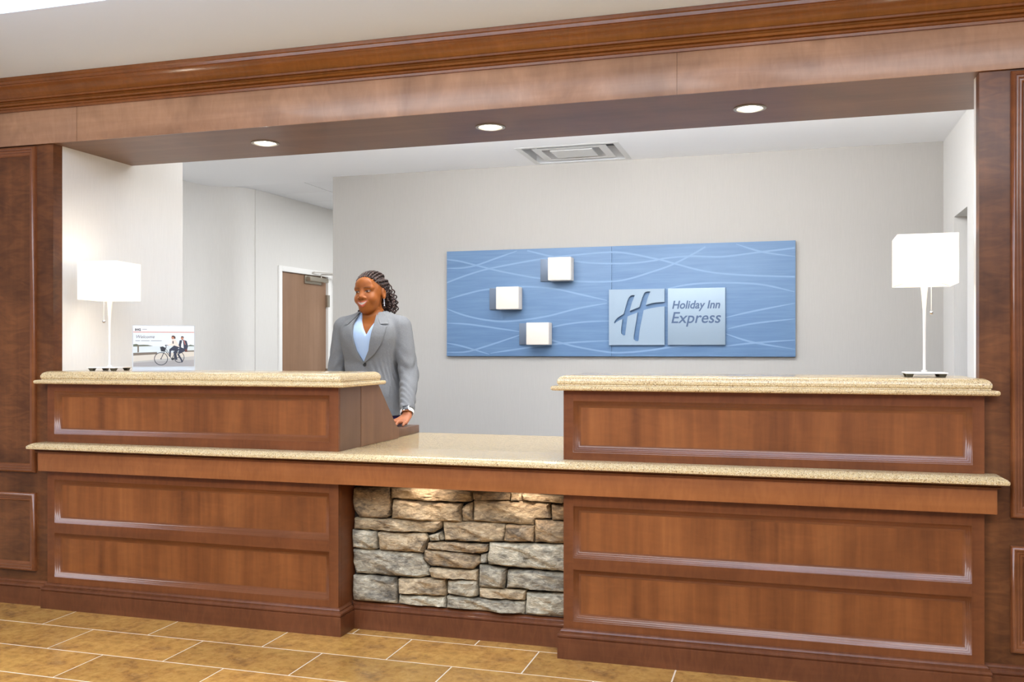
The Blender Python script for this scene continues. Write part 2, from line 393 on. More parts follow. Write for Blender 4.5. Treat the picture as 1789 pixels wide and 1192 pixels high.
cabinet('desk_cabinet', 'two-panel cherry pedestal left of the stone facing, on the tiles', LX0, LX1, 0.0, .722, [(-3.195, -1.811, .142, .341), (-3.195, -1.811, .388, .583)], 4.30, True)
cabinet('desk_cabinet', 'two-panel cherry pedestal right of the stone facing, on the tiles', RX0, RX1, 0.0, .722, [(-.780, .600, .141, .337), (-.780, .600, .383, .579)], 4.30, True)
up_l = cabinet('desk_riser_cabinet', 'single-panel cherry riser under the left granite counter', LX0, LX1, .756, 1.0195, [(-3.196, -1.810, .793, .986)], 3.70, False)
up_r = cabinet('desk_riser_cabinet', 'single-panel cherry riser under the right granite counter', RX0, RX1, .756, 1.0195, [(-.780, .602, .786, .980)], 3.80, False)
# end panel of the left riser: two laminate boards, low ledge behind
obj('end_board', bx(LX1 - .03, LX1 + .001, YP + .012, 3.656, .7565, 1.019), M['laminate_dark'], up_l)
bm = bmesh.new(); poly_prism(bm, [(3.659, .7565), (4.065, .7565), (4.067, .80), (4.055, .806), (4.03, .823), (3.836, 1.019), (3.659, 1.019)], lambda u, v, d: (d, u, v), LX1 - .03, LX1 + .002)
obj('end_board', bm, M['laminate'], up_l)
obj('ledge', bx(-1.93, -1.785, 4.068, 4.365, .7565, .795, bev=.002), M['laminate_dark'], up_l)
# aprons and counters
ap = thing('apron_rail', 'long orange-brown cherry rail under the lower granite worktop', 'rail', (-1.29, 3.43, .63))
obj('board', bx(-3.252, .671, 3.412, 3.4485, .6265, .722, bev=.002), M['apron'], ap)
bm = bmesh.new(); PR = [(.0, .712), (.010, .7125), (.013, .717), (.009, .7215), (.018, .7225), (.0185, .7268), (0, .7268)]
loft(bm, [[(x, 3.4115 - o, z) for o, z in PR] for x in (-3.258, .680)]); obj('bead', bm, M['plinth'], ap)
wt = thing('granite_worktop', 'low speckled beige granite worktop running the whole desk length', 'countertop', (-1.29, 3.9, .727))
bm = bmesh.new()
OUT = [(-3.262, 3.393), (.682, 3.393), (.682, YW - .002), (XR - .003, YW - .002), (XR - .003, 4.375), (XL + .003, 4.375), (XL + .003, YW - .002), (-3.262, YW - .002)]
EXP = [1, 1, 0, 0, .4, 0, 0, 1]
slab(bm, OUT, EXP, [(.014, .7275), (.018, .729), (.020, .734), (.0195, .740), (.013, .746), (.004, .751), (-.004, .7545), (-.010, .7555)])
obj('slab', bm, M['granite'], wt, 30)
TIER = [(.033, 1.0205), (.038, 1.0225), (.041, 1.027), (.041, 1.033), (.037, 1.0375), (.027, 1.0395), (.018, 1.0405), (.0165, 1.043), (.020, 1.047), (.021, 1.054), (.019, 1.062), (.013, 1.070), (.003, 1.0755), (-.006, 1.078)]
cl = thing('granite_counter', 'raised speckled granite counter carrying the lamp and welcome card', 'countertop', (-2.5, 3.6, 1.02), 'raised granite counters')
bm = bmesh.new(); slab(bm, [(LX0, YP), (LX1, YP), (LX1, 3.81), (XL + .003, 3.81), (XL + .003, YW - .002), (LX0, YW - .002)], [1, 1, .5, 0, 0, 1], TIER); obj('slab', bm, M['granite'], cl, 30)
cr = thing('granite_counter', 'raised speckled granite counter carrying a lamp only', 'countertop', (-.09, 3.6, 1.02), 'raised granite counters')
bm = bmesh.new(); slab(bm, [(RX0, YP), (RX1, YP), (RX1, YW - .002), (XR - .003, YW - .002), (XR - .003, 3.81), (RX0, 3.81)], [1, 1, 0, 0, .5, 1], TIER); obj('slab', bm, M['granite'], cr, 30)

# recess: plinth and stone facing
rp = thing('recess_plinth', 'short cherry plinth below the stone facing', 'plinth', (-1.29, 3.58, 0))
bm = bmesh.new(); loft(bm, [[(LX1 + .0003 + o, 3.584, z), (LX1 + .0003 + o, 3.574 - o, z), (RX0 - .0003 - o, 3.574 - o, z), (RX0 - .0003 - o, 3.584, z)] for o, z in BASEP]); obj('board', bm, M['plinth'], rp)
STONES = [[[-1.759,0.59],[-1.679,0.597],[-1.597,0.6],[-1.59,0.579],[-1.59,0.483],[-1.606,0.471],[-1.679,0.466],[-1.732,0.467],[-1.755,0.499],[-1.769,0.529]],[[-1.585,0.599],[-1.406,0.601],[-1.23,0.598],[-1.23,0.56],[-1.261,0.554],[-1.413,0.552],[-1.583,0.556]],[[-1.574,0.55],[-1.438,0.547],[-1.275,0.546],[-1.277,0.487],[-1.274,0.474],[-1.438,0.468],[-1.583,0.471]],[[-1.271,0.532],[-1.249,0.547],[-1.229,0.554],[-1.226,0.477],[-1.271,0.475]],[[-1.223,0.597],[-1.068,0.598],[-1.068,0.57],[-1.223,0.565]],[[-1.065,0.6],[-1.02,0.599],[-1.018,0.569],[-1.065,0.567]],[[-1.016,0.598],[-0.848,0.595],[-0.828,0.595],[-0.828,0.571],[-0.848,0.571],[-1.014,0.571]],[[-1.223,0.562],[-1.126,0.565],[-1.017,0.57],[-0.904,0.565],[-0.898,0.507],[-0.963,0.502],[-0.97,0.474],[-1.095,0.476],[-1.223,0.478]],[[-0.895,0.561],[-0.828,0.566],[-0.828,0.504],[-0.892,0.501]],[[-1.755,0.464],[-1.6,0.468],[-1.362,0.471],[-1.365,0.441],[-1.4,0.42],[-1.567,0.415],[-1.755,0.417]],[[-1.357,0.47],[-1.089,0.475],[-1.086,0.451],[-1.098,0.402],[-1.162,0.394],[-1.261,0.391],[-1.349,0.392]],[[-1.083,0.471],[-0.966,0.473],[-0.968,0.41],[-1.092,0.405]],[[-0.961,0.499],[-0.828,0.497],[-0.828,0.411],[-0.963,0.41]],[[-1.767,0.413],[-1.659,0.41],[-1.649,0.383],[-1.649,0.341],[-1.672,0.333],[-1.762,0.34]],[[-1.644,0.409],[-1.438,0.415],[-1.421,0.396],[-1.444,0.336],[-1.639,0.335]],[[-1.418,0.406],[-1.362,0.427],[-1.354,0.394],[-1.413,0.385]],[[-1.42,0.377],[-1.374,0.384],[-1.162,0.385],[-1.164,0.359],[-1.193,0.348],[-1.422,0.352]],[[-1.153,0.394],[-0.848,0.404],[-0.828,0.404],[-0.828,0.298],[-0.848,0.299],[-1.159,0.307],[-1.162,0.336]],[[-1.762,0.331],[-1.6,0.333],[-1.454,0.329],[-1.422,0.277],[-1.418,0.242],[-1.464,0.23],[-1.745,0.231],[-1.762,0.279]],[[-1.438,0.345],[-1.261,0.35],[-1.196,0.333],[-1.19,0.313],[-1.224,0.282],[-1.413,0.284],[-1.441,0.312]],[[-1.192,0.342],[-1.164,0.348],[-1.166,0.311],[-1.187,0.311]],[[-1.413,0.273],[-1.206,0.277],[-1.206,0.238],[-1.406,0.237]],[[-1.196,0.301],[-1.083,0.294],[-1.086,0.265],[-1.095,0.213],[-1.199,0.213]],[[-1.077,0.288],[-0.828,0.293],[-0.828,0.216],[-0.848,0.216],[-1.083,0.216]],[[-1.759,0.223],[-1.567,0.223],[-1.557,0.172],[-1.561,0.115],[-1.759,0.113]],[[-1.55,0.22],[-1.343,0.234],[-1.342,0.166],[-1.548,0.158]],[[-1.333,0.229],[-1.207,0.236],[-1.207,0.174],[-1.23,0.166],[-1.333,0.176]],[[-1.199,0.207],[-1.002,0.21],[-1.005,0.173],[-1.196,0.17]],[[-1.548,0.152],[-1.346,0.161],[-1.344,0.116],[-1.554,0.115]],[[-1.337,0.165],[-1.193,0.164],[-1.005,0.167],[-1.006,0.109],[-1.337,0.113]],[[-0.999,0.202],[-0.828,0.212],[-0.828,0.118],[-1.002,0.117]]]
sf = thing('stone_facing', 'grey-brown ledgestone facing in the recess between the two pedestals', 'stonework', (-1.29, 3.6, .11))
obj('mortar_backing', bx(LX1 + .001, RX0 - .001, 3.601, 3.63, .114, .72), base_mat('mortar', (52, 46, 40), .95)[0], sf)
def stonemat(name, a, b_, c, seed):
    m, b = base_mat(name, a, .8, 0, 0, .3); t = NT(m)
    v = mapped(t, (1, 1, 2.2), (0, .25 * math.sin(seed), 0)); mp = t.add('ShaderNodeMapping'); mp.inputs['Location'].default_value = (seed * 2.3, seed, seed * .7); t.link(v, mp.inputs[0])
    n1 = noise(t, mp.outputs[0], 9, 5, .6, .9); n2 = noise(t, mp.outputs[0], 38, 5, .65, .6); n3 = noise(t, mp.outputs[0], 130, 3)
    col = ramp(t, n1, [(.32, c), (.46, a), (.64, b_)])
    col = mixc(t, col, ramp(t, n2, [(.34, tuple(int(x * .55) for x in a)), (.5, a), (.66, tuple(min(255, int(x * 1.12)) for x in b_))]), .5)
    n5 = noise(t, mp.outputs[0], 6.5, 4, .6, 1.5); mp2 = t.add('ShaderNodeMapping'); mp2.inputs['Location'].default_value = (seed * 5.1, 2, seed); t.link(v, mp2.inputs[0]); n6 = noise(t, mp2.outputs[0], 11, 5, .7, 1.0)
    col = mixc(t, col, (62, 58, 54), ramp(t, n5, [(.50, (0, 0, 0)), (.66, (205, 205, 205))]))
    col = mixc(t, col, (226, 206, 172), ramp(t, n6, [(.54, (0, 0, 0)), (.74, (190, 190, 190))]))
    t.link(col, b.inputs['Base Color'])
    ad = t.add('ShaderNodeMath', operation='MULTIPLY_ADD'); ad.inputs[1].default_value = .35; t.link(n3, ad.inputs[0]); t.link(n2, ad.inputs[2])
    bump(t, b, ad.outputs[0], 1.0, .009); return m
SM = [stonemat('stone_grey', (164, 152, 130), (204, 192, 166), (104, 98, 90), 1), stonemat('stone_tan', (180, 156, 122), (212, 190, 154), (116, 100, 82), 2.4),
      stonemat('stone_pale', (186, 174, 148), (220, 208, 182), (126, 116, 102), 3.1), stonemat('stone_umber', (150, 128, 100), (194, 166, 126), (84, 76, 66), 4.6)]
pick = [3, 1, 1, 1, 3, 1, 1, 1, 3, 1, 1, 3, 3, 2, 1, 2, 3, 2, 0, 3, 0, 1, 0, 0, 0, 1, 2, 1, 2, 0, 2]
rs = random.Random(11)
for si, P in enumerate(STONES):
    cx_ = sum(p[0] for p in P) / len(P); cz_ = sum(p[1] for p in P) / len(P)
    pts = []
    for i in range(len(P)):                                # resample the outline, a little ragged
        a, b_ = P[i], P[(i + 1) % len(P)]; L = math.hypot(a[0] - b_[0], a[1] - b_[1]); n = max(1, int(L / .022))
        for k in range(n):
            f = k / n; j = .0022 if k else .001
            pts.append((min(-.822, max(-1.763, a[0] + (b_[0] - a[0]) * f + rs.uniform(-j, j))), max(.1165, a[1] + (b_[1] - a[1]) * f + rs.uniform(-j, j))))
    prox = rs.uniform(.0, .012); ph = rs.uniform(0, 9)
    def hgt(x, z, edge):
        return (.007 * math.sin(31 * x + 3 * ph + 11 * z) + .006 * math.sin(57 * z + 23 * x + ph) + .006 * abs(math.sin(70 * x - 40 * z + 2 * ph)) + .004 * math.sin(150 * z + 50 * x + ph)) * edge
    # distance of the inset rings limited by the stone's small side
    half = min(max(p[1] for p in P) - min(p[1] for p in P), max(p[0] for p in P) - min(p[0] for p in P)) / 2
    w_ = max(p[0] for p in P) - min(p[0] for p in P); h_ = max(p[1] for p in P) - min(p[1] for p in P)
    loops = []
    for ins, out, ed in ((0, -.012, 0), (.0, .006, .1), (.0035, .015, .4), (.010, .021, .8), (.25, .023, 1), (.45, .024, 1), (.62, .0245, 1), (.80, .025, 1)):
        l = []
        for x, z in pts:
            if ins < .1: sx, sz = 1 - ins * 2 / w_, 1 - ins * 2 / h_
            else: sx = sz = (1 - ins)
            X = cx_ + (x - cx_) * sx; Z = cz_ + (z - cz_) * sz
            l.append((X, 3.585 - out - prox * (out > 0) - hgt(X, Z, ed), Z))
        loops.append(l)
    bm = bmesh.new(); loft(bm, loops, cap=False)
    c = bm.verts.new((cx_, 3.585 - .025 - prox - hgt(cx_, cz_, 1), cz_)); bm.verts.ensure_lookup_table(); n = len(pts); last = [bm.verts[(len(loops) - 1) * n + i] for i in range(n)]
    for i in range(n): bm.faces.new((last[i], last[(i + 1) % n], c))
    bm.faces.new([bm.verts[i] for i in range(n)][::-1])
    obj('stone', bm, SM[pick[si]], sf, 60)
spot('under_apron_light', (-1.42, 3.475, .66), (math.radians(40), 0, 0), 1.7, 140, 1, (1, .84, .72), .02)
spot('under_apron_light', (-.98, 3.475, .66), (math.radians(40), 0, 0), 1.7, 140, 1, (1, .84, .72), .02)

# recessed lights in the soffit
lens_m, _ = base_mat('lamp_lens', (255, 250, 240), .3, emit=(255, 250, 240), es=5)
for i, lx in enumerate(LX):
    t = thing('recessed_light', 'round recessed downlight in the wood soffit, %s' % ('leftmost of the three', 'middle of the three', 'rightmost of the three')[i], 'downlight', (lx, LY, 2.12), 'downlights in the soffit')
    bm = bmesh.new(); R = LR
    lathe(bm, (lx, LY, 2.1195), [(R + .008, 0), (R + .008, -.002), (R + .001, -.004), (R - .004, -.003), (R - .006, .004), (R - .003, .004), (R - .001, .0005), (R + .008, 0)], 32, cap=False); obj('trim_ring', bm, M['steel'], t)
    bm = bmesh.new(); loft(bm, [[(lx + r * math.cos(2 * math.pi * k / 32), LY + r * math.sin(2 * math.pi * k / 32), z) for k in range(32)] for r, z in ((R - .006, 2.122), (R - .012, 2.134), (.03, 2.139))], cap=False); obj('reflector', bm, base_mat('downlight_reflector', (238, 236, 230), .35)[0] if i == 0 else bpy.data.materials['downlight_reflector'], t)
    bm = bmesh.new(); lathe(bm, (lx, LY, 2.130), [(.030, .008), (.030, .0), (.022, -.004), (.004, -.005)], 24); obj('lamp', bm, lens_m, t)
    point('downlight_glow', (lx, LY, 2.1215), .45, .008, (1, .97, .92))
    spot('downlight_beam', (lx, LY, 2.118), (0, 0, 0), 5, 95, .7, (1, .93, .84), .04)

# ceiling air diffuser
vd = thing('air_diffuser', 'white square air diffuser with stepped vanes in the office ceiling', 'vent', (-1.31, 5.84, 2.44))
def sqring(bm, f0, z0, f1, z1, th=.002):
    x0, x1, y0, y1 = V0; mx, my = (x0 + x1) / 2, (y0 + y1) / 2; hx, hy = (x1 - x0) / 2, (y1 - y0) / 2
    L = [[(mx + sx * hx * f, my + sy * hy * f, z) for sx, sy in ((-1, -1), (1, -1), (1, 1), (-1, 1))] for f, z in ((f0, z0), (f1, z1), (f1 - .004, z1 + th), (f0 - .004, z0 + th), (f0, z0))]
    return loft(bm, L, cap=False)
vm = base_mat('vent_white', (214, 214, 212), .4, .1)[0]
obj('frame', sqring(bmesh.new(), 1.02, 2.4385, .91, 2.437), vm, vd)
obj('vane', sqring(bmesh.new(), .74, 2.442, .58, 2.440), vm, vd)
bm = bmesh.new(); x0, x1, y0, y1 = V0; mx, my = (x0 + x1) / 2, (y0 + y1) / 2
box(bm, mx - .42 * (x1 - x0) / 2, mx + .42 * (x1 - x0) / 2, my - .42 * (y1 - y0) / 2, my + .42 * (y1 - y0) / 2, 2.440, 2.446); obj('centre_plate', bm, vm, vd)
obj('duct', bx(x0 + .02, x1 - .02, y0 + .02, y1 - .02, 2.5305, 2.534), base_mat('duct_grey', (96, 96, 96), .6)[0], vd)

# corridor door
door = thing('door_1', 'brown wood door with a steel closer, in the corridor behind the clerk', 'door', cw(.87, 0, 0)); door['kind'] = 'structure'
dm = wood('door_veneer', (134, 102, 78), (146, 113, 88), (158, 124, 99), 'z', .5, .05, .05, .15)
obj('door_leaf', cbox(bmesh.new(), .512, 1.215, -.05, -.008, .01, 1.822, .002), dm, door)
obj('door_jamb', cbox(bmesh.new(), .466, .510, -.11, .014, 0, 1.868, .002), M['white'], door)
obj('door_jamb', cbox(bmesh.new(), 1.219, 1.278, -.11, .014, 0, 1.868, .002), M['white'], door)
obj('door_head', cbox(bmesh.new(), .5102, 1.2188, -.11, .014, 1.824, 1.868, .002), M['white'], door)
cl_ = obj('door_closer', cbox(bmesh.new(), .875, 1.17, .0042, .05, 1.768, 1.806, .006), M['steel'], door)
obj('closer_plate', cbox(bmesh.new(), .863, 1.122, -.0075, .004, 1.748, 1.815, .002), M['steel'], cl_)
am = base_mat('arm_enamel', (214, 208, 200), .4, .4)[0]; bm = bmesh.new(); tube(bm, [cw(1.076, .03, 1.806), cw(1.076, .03, 1.838), cw(1.40, .16, 1.846)], .0065); obj('closer_arm', bm, am, cl_); bm = bmesh.new(); tube(bm, [cw(.957, .018, 1.846), cw(.957, .035, 1.848), cw(1.40, .15, 1.856)], .0055)
obj('closer_arm', bm, am, cl_)
for z in (1.557, .9, .22): obj('hinge', cbox(bmesh.new(), 1.205, 1.243, -.0075, .0165, z, z + .107, .002), M['steel'], door)
obj('door_knob', lathe(bmesh.new(), cw(.56, 0, .95), [(.028, 0), (.028, .006), (.012, .01), (.012, .035), (.027, .045), (.027, .06), (.01, .066)], 20, 'x'), M['steel'], door)
# ================================================================ WALL SIGN
sg = thing('hotel_sign', 'long blue wave-patterned hotel sign on the grey back wall', 'sign', (-1.12, YB, 1.5))
def bluemat(name, a, b_, rough=.5):
    m, b = base_mat(name, a, rough); t = NT(m); n = noise(t, mapped(t, (1, 1, 14)), 3, 4, .6)
    t.link(ramp(t, n, [(.3, a), (.7, b_)]), b.inputs['Base Color']); return m
bl = bluemat('sign_blue', (88, 118, 154), (101, 131, 165))
obj('board', bx(-2.287, -1.1183, 6.10, YB - .003, 1.131, 1.8645, bev=.0015), bl, sg); obj('board', bx(-1.1167, .052, 6.10, YB - .003, 1.131, 1.8645, bev=.0015), bl, sg)
obj('edge_trim', bx(-2.286, .051, 6.112, YB - .002, 1.1275, 1.1308), base_mat('sign_edge', (90, 92, 96), .4, .5)[0], sg)
WAVES = [[[-2.287,1.808],[-2.191,1.794],[-2.07,1.762],[-1.921,1.723],[-1.774,1.691],[-1.6,1.66],[-1.344,1.635],[-1.121,1.63],[-0.998,1.646],[-0.863,1.684],[-0.729,1.727],[-0.597,1.79],[-0.505,1.841]],[[-2.287,1.746],[-2.176,1.746],[-2.07,1.762],[-1.921,1.808],[-1.774,1.853]],[[-2.287,1.646],[-2.145,1.693],[-1.995,1.732],[-1.774,1.769],[-1.557,1.798],[-1.344,1.815],[-1.121,1.825],[-0.984,1.809],[-0.849,1.778],[-0.782,1.762],[-0.663,1.726],[-0.532,1.689],[-0.402,1.666],[-0.211,1.649],[0.048,1.635]],[[-1.701,1.853],[-1.542,1.811],[-1.372,1.772],[-1.204,1.753],[-0.998,1.748],[-0.849,1.76],[-0.755,1.775],[-0.597,1.783],[-0.402,1.774],[-0.211,1.792],[0.048,1.817]],[[-0.312,1.853],[-0.148,1.797],[0.048,1.763]],[[-2.287,1.527],[-2.145,1.564],[-1.995,1.593],[-1.774,1.607],[-1.629,1.602],[-1.485,1.584],[-1.344,1.551],[-1.149,1.504]],[[-2.287,1.463],[-2.176,1.422],[-2.04,1.389],[-1.891,1.371],[-1.745,1.378],[-1.557,1.404],[-1.344,1.454],[-1.149,1.486]],[[-2.287,1.362],[-2.145,1.355],[-1.995,1.335],[-1.716,1.294]],[[-1.542,1.325],[-1.428,1.348],[-1.288,1.363],[-1.135,1.367]],[[-2.287,1.158],[-2.145,1.161],[-1.995,1.2],[-1.716,1.288]],[[-2.287,1.222],[-2.176,1.201],[-1.973,1.144]],[[-1.966,1.151],[-1.774,1.179],[-1.542,1.21],[-1.344,1.227],[-1.135,1.236]],[[-1.6,1.263],[-1.485,1.228],[-1.344,1.193],[-1.135,1.159],[-0.998,1.159],[-0.863,1.172],[-0.729,1.192],[-0.597,1.203]],[[-0.755,1.574],[-0.623,1.598],[-0.467,1.607],[-0.274,1.602],[-0.122,1.584],[0.048,1.54]],[[-0.376,1.383],[-0.211,1.42],[0.048,1.469]],[[-0.363,1.31],[-0.211,1.342],[0.048,1.37]],[[-0.376,1.278],[-0.211,1.224],[0.048,1.179]],[[-0.376,1.199],[-0.211,1.218],[0.048,1.237]]]
def catmull(P, n=7):
    P = [Vector((p[0], p[1], 0)) for p in P]; out = []
    for i in range(len(P) - 1):
        p0 = P[max(i - 1, 0)]; p1 = P[i]; p2 = P[i + 1]; p3 = P[min(i + 2, len(P) - 1)]
        for k in range(n):
            t = k / n; out.append(.5 * ((2 * p1) + (p2 - p0) * t + (2 * p0 - 5 * p1 + 4 * p2 - p3) * t * t + (3 * p1 - p0 - 3 * p2 + p3) * t ** 3))
    return out + [P[-1]]
bm = bmesh.new()
for k, w in enumerate(WAVES):
    pts = catmull(w); prev = None; hw = .0055; y = 6.0996 - .00012 * (k % 5)
    for i, p in enumerate(pts):
        tg = (pts[min(i + 1, len(pts) - 1)] - pts[max(i - 1, 0)]).normalized(); nn = Vector((-tg.y, tg.x, 0))
        f = min(1, .35 + i / 8, .35 + (len(pts) - 1 - i) / 8) if k not in (0, 2, 3) else 1
        a, b_ = p + nn * hw * f, p - nn * hw * f
        cl2 = lambda q: bm.verts.new((max(-2.286, min(.0515, q.x)), y, max(1.132, min(1.8635, q.y))))
        c = (cl2(a), cl2(b_))
        if prev: bm.faces.new((prev[0], c[0], c[1], prev[1]))
        prev = c
obj('wave_print', bm, base_mat('wave_ink', (118, 147, 180), .5)[0], sg)['kind'] = 'stuff'
HLOGO = [[0.366,0.2812],[0.308,0.2782],[0.2724,0.2711],[0.244,0.2621],[0.2547,0.301],[0.2635,0.3249],[0.2736,0.3495],[0.2635,0.3512],[0.2517,0.3506],[0.2399,0.3465],[0.231,0.3357],[0.2221,0.3159],[0.2132,0.289],[0.2025,0.2501],[0.1895,0.2459],[0.1599,0.234],[0.1374,0.2244],[0.1451,0.2531],[0.154,0.283],[0.1629,0.304],[0.1723,0.3267],[0.1629,0.3285],[0.151,0.3279],[0.1404,0.3231],[0.1303,0.31],[0.1214,0.289],[0.1125,0.2591],[0.1036,0.2262],[0.0977,0.2052],[0.077,0.1945],[0.0533,0.1783],[0.0355,0.1574],[0.0332,0.1466],[0.0385,0.1424],[0.0474,0.1514],[0.0711,0.1646],[0.09,0.1723],[0.0859,0.1454],[0.0817,0.1155],[0.0794,0.0916],[0.0817,0.0766],[0.0948,0.0634],[0.1078,0.0646],[0.1125,0.1035],[0.1184,0.1454],[0.1244,0.1885],[0.1362,0.1945],[0.1658,0.2052],[0.1895,0.2142],[0.1806,0.1574],[0.1717,0.1095],[0.164,0.0556],[0.164,0.0377],[0.1747,0.0269],[0.1895,0.0245],[0.1966,0.0287],[0.2043,0.0975],[0.2132,0.1454],[0.2221,0.1873],[0.2298,0.228],[0.2487,0.2352],[0.2843,0.2423],[0.3317,0.2495],[0.366,0.2519]]
pm, _ = base_mat('plaque_metal', (142, 159, 174), .4, .15)
X1, Z1, PW_, PH_ = -1.132, 1.2065, .366, .368
pl = [(0, 0), (PW_, 0)] + [(p[0], p[1]) for p in HLOGO[::-1]] + [(PW_, PH_), (0, PH_)]
bm = bmesh.new(); poly_prism(bm, pl, lambda u, v, d: (X1 + u, d, Z1 + v), 6.079, 6.0982)
plq = obj('logo_plaque', bm, pm, sg, 30)
gm = base_mat('logo_recess', (120, 150, 190), .5)[0]

X2 = -.744
pln = obj('name_plaque', bx(X2, X2 + .365, 6.079, 6.0982, Z1, Z1 + .368, bev=.001), pm, sg, 30)
def lettering(txt, cap_h, width, x, z, shear, bold):
    cu = bpy.data.curves.new('lettering', 'FONT'); cu.body = txt; cu.size = 1; cu.shear = shear; cu.offset = bold; cu.extrude = .012; cu.resolution_u = 4
    o = bpy.data.objects.new('lettering', cu); COL.objects.link(o); me = bpy.data.meshes.new_from_object(o.evaluated_get(bpy.context.evaluated_depsgraph_get()))
    cu.body = 'E'; cu.shear = 0; bpy.context.view_layer.update(); m2 = bpy.data.meshes.new_from_object(o.evaluated_get(bpy.context.evaluated_depsgraph_get())); bpy.data.objects.remove(o)
    xs_ = [v.co.x for v in me.vertices]; hh = max(v.co.y for v in m2.vertices); kx = width / (max(xs_) - min(xs_)); kz = cap_h / hh
    vv = [(X2 + x + (v.co.x - min(xs_)) * kx, 6.0792 - v.co.z * .05, Z1 + z + v.co.y * kz) for v in me.vertices]
    obj('lettering', (vv, [tuple(p.vertices) for p in me.polygons]), gm2, pln, 30)['kind'] = 'stuff'
gm2 = base_mat('letter_blue', (66, 88, 118), .5)[0]
lettering('Holiday Inn', .051, .306, .028, .2365, .22, .022); lettering('Express', .071, .316, .023, .143, .22, .010)
# cube wall lamps on the sign
gl, gb = base_mat('opal_glass', (214, 205, 194), .4, emit=(255, 240, 222), es=.10)
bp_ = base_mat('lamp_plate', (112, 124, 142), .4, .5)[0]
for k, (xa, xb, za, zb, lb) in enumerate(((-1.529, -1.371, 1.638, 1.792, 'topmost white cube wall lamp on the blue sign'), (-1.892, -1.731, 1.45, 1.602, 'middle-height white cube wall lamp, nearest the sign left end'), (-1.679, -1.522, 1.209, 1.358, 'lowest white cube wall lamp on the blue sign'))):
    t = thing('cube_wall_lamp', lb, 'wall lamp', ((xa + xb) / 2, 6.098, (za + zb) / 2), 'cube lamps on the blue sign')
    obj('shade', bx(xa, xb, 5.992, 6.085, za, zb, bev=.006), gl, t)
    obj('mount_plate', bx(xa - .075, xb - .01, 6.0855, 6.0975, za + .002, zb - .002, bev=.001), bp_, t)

# ================================================================ TABLE LAMPS
shm, sb = base_mat('lamp_shade_fabric', (255, 250, 240), .8, emit=(255, 246, 230), es=.42)
lm, _ = base_mat('lamp_enamel', (240, 235, 228), .3, .1)
def lamp(x, y, rz, label, chain_side):
    t = thing('table_lamp', label, 'lamp', (x, y, 1.0785), 'table lamps on the granite counters')
    h = .098; zb, zt = 1.405, 1.578
    R = Matrix.Translation((x, y, 0)) @ Matrix.Rotation(math.radians(rz), 4, 'Z')
    def fin(name, bm, m, p=t):
        bmesh.ops.transform(bm, matrix=R, verts=bm.verts[:]); return obj(name, bm, m, p)
    for sx in (-1, 1):
        for sy in (-1, 1):
            bm = bmesh.new(); c = (sx * .053, sy * .053)
            loft(bm, [[(c[0] + a * w, c[1] + b_ * w, z) for a, b_ in ((-1, -1), (1, -1), (1, 1), (-1, 1))] for w, z in ((.008, 1.0786), (.0085, 1.080), (.013, 1.0905))]); fin('foot', bm, M['feet'])
    fin('base_plate', bx(-.069, .069, -.069, .069, 1.0908, 1.0955, bev=.0015), lm)
    bm = bmesh.new(); lathe(bm, (0, 0, 0), [(.0095, 1.0956), (.0095, 1.102), (.0048, 1.104), (.0048, 1.25), (.006, 1.32), (.012, 1.40), (.0125, 1.44), (.008, 1.45)], 16); fin('pole', bm, lm)
    bm = bmesh.new()
    def sq(w, z): return [(-w, -w, z), (w, -w, z), (w, w, z), (-w, w, z)]
    loft(bm, [sq(h, zb), sq(h, zt), sq(h - .002, zt), sq(h - .002, zb), sq(h, zb)], cap=False); sh = fin('lamp_shade', bm, shm)
    bm = bmesh.new()
    for a, b_ in ((-1, -1), (1, -1), (1, 1), (-1, 1)): tube(bm, [(a * (h - .004), b_ * (h - .004), zb + .002), (0, 0, zb + .03)], .0015, 6)
    fin('shade_spider', bm, M['steel'], sh)['kind'] = 'stuff'
    bm = bmesh.new(); lathe(bm, (0, 0, 0), [(.012, 1.4505), (.013, 1.47), (.028, 1.51), (.03, 1.525), (.022, 1.545), (.004, 1.553)], 16); fin('bulb', bm, base_mat('bulb', (255, 245, 230), .4, emit=(255, 240, 215), es=6)[0] if 'bulb' not in bpy.data.materials else bpy.data.materials['bulb'])
    bm = bmesh.new(); cx_ = chain_side
    z = 1.46
    while z > 1.315: bmesh.ops.create_icosphere(bm, subdivisions=1, radius=.0019, matrix=Matrix.Translation((cx_, -.012, z))); z -= .0042
    pc = fin('pull_chain', bm, lm); pc['kind'] = 'stuff'; bm = bmesh.new(); bmesh.ops.create_uvsphere(bm, u_segments=14, v_segments=10, radius=.0075, matrix=Matrix.Translation((cx_, -.012, 1.306))); fin('chain_ball', bm, M['chrome'], pc)
    point('lamp_bulb_light', (x, y, 1.575), 1.0, .03, (1, .9, .76))
    point('lamp_bulb_light', (x, y, 1.412), .8, .03, (1, .9, .76))
lamp(-3.012, 3.59, 8.4, 'white square-shade table lamp beside the welcome card', -.021)
lamp(.469, 3.581, -1.0, 'white square-shade table lamp in front of the right wood jamb', .0215)

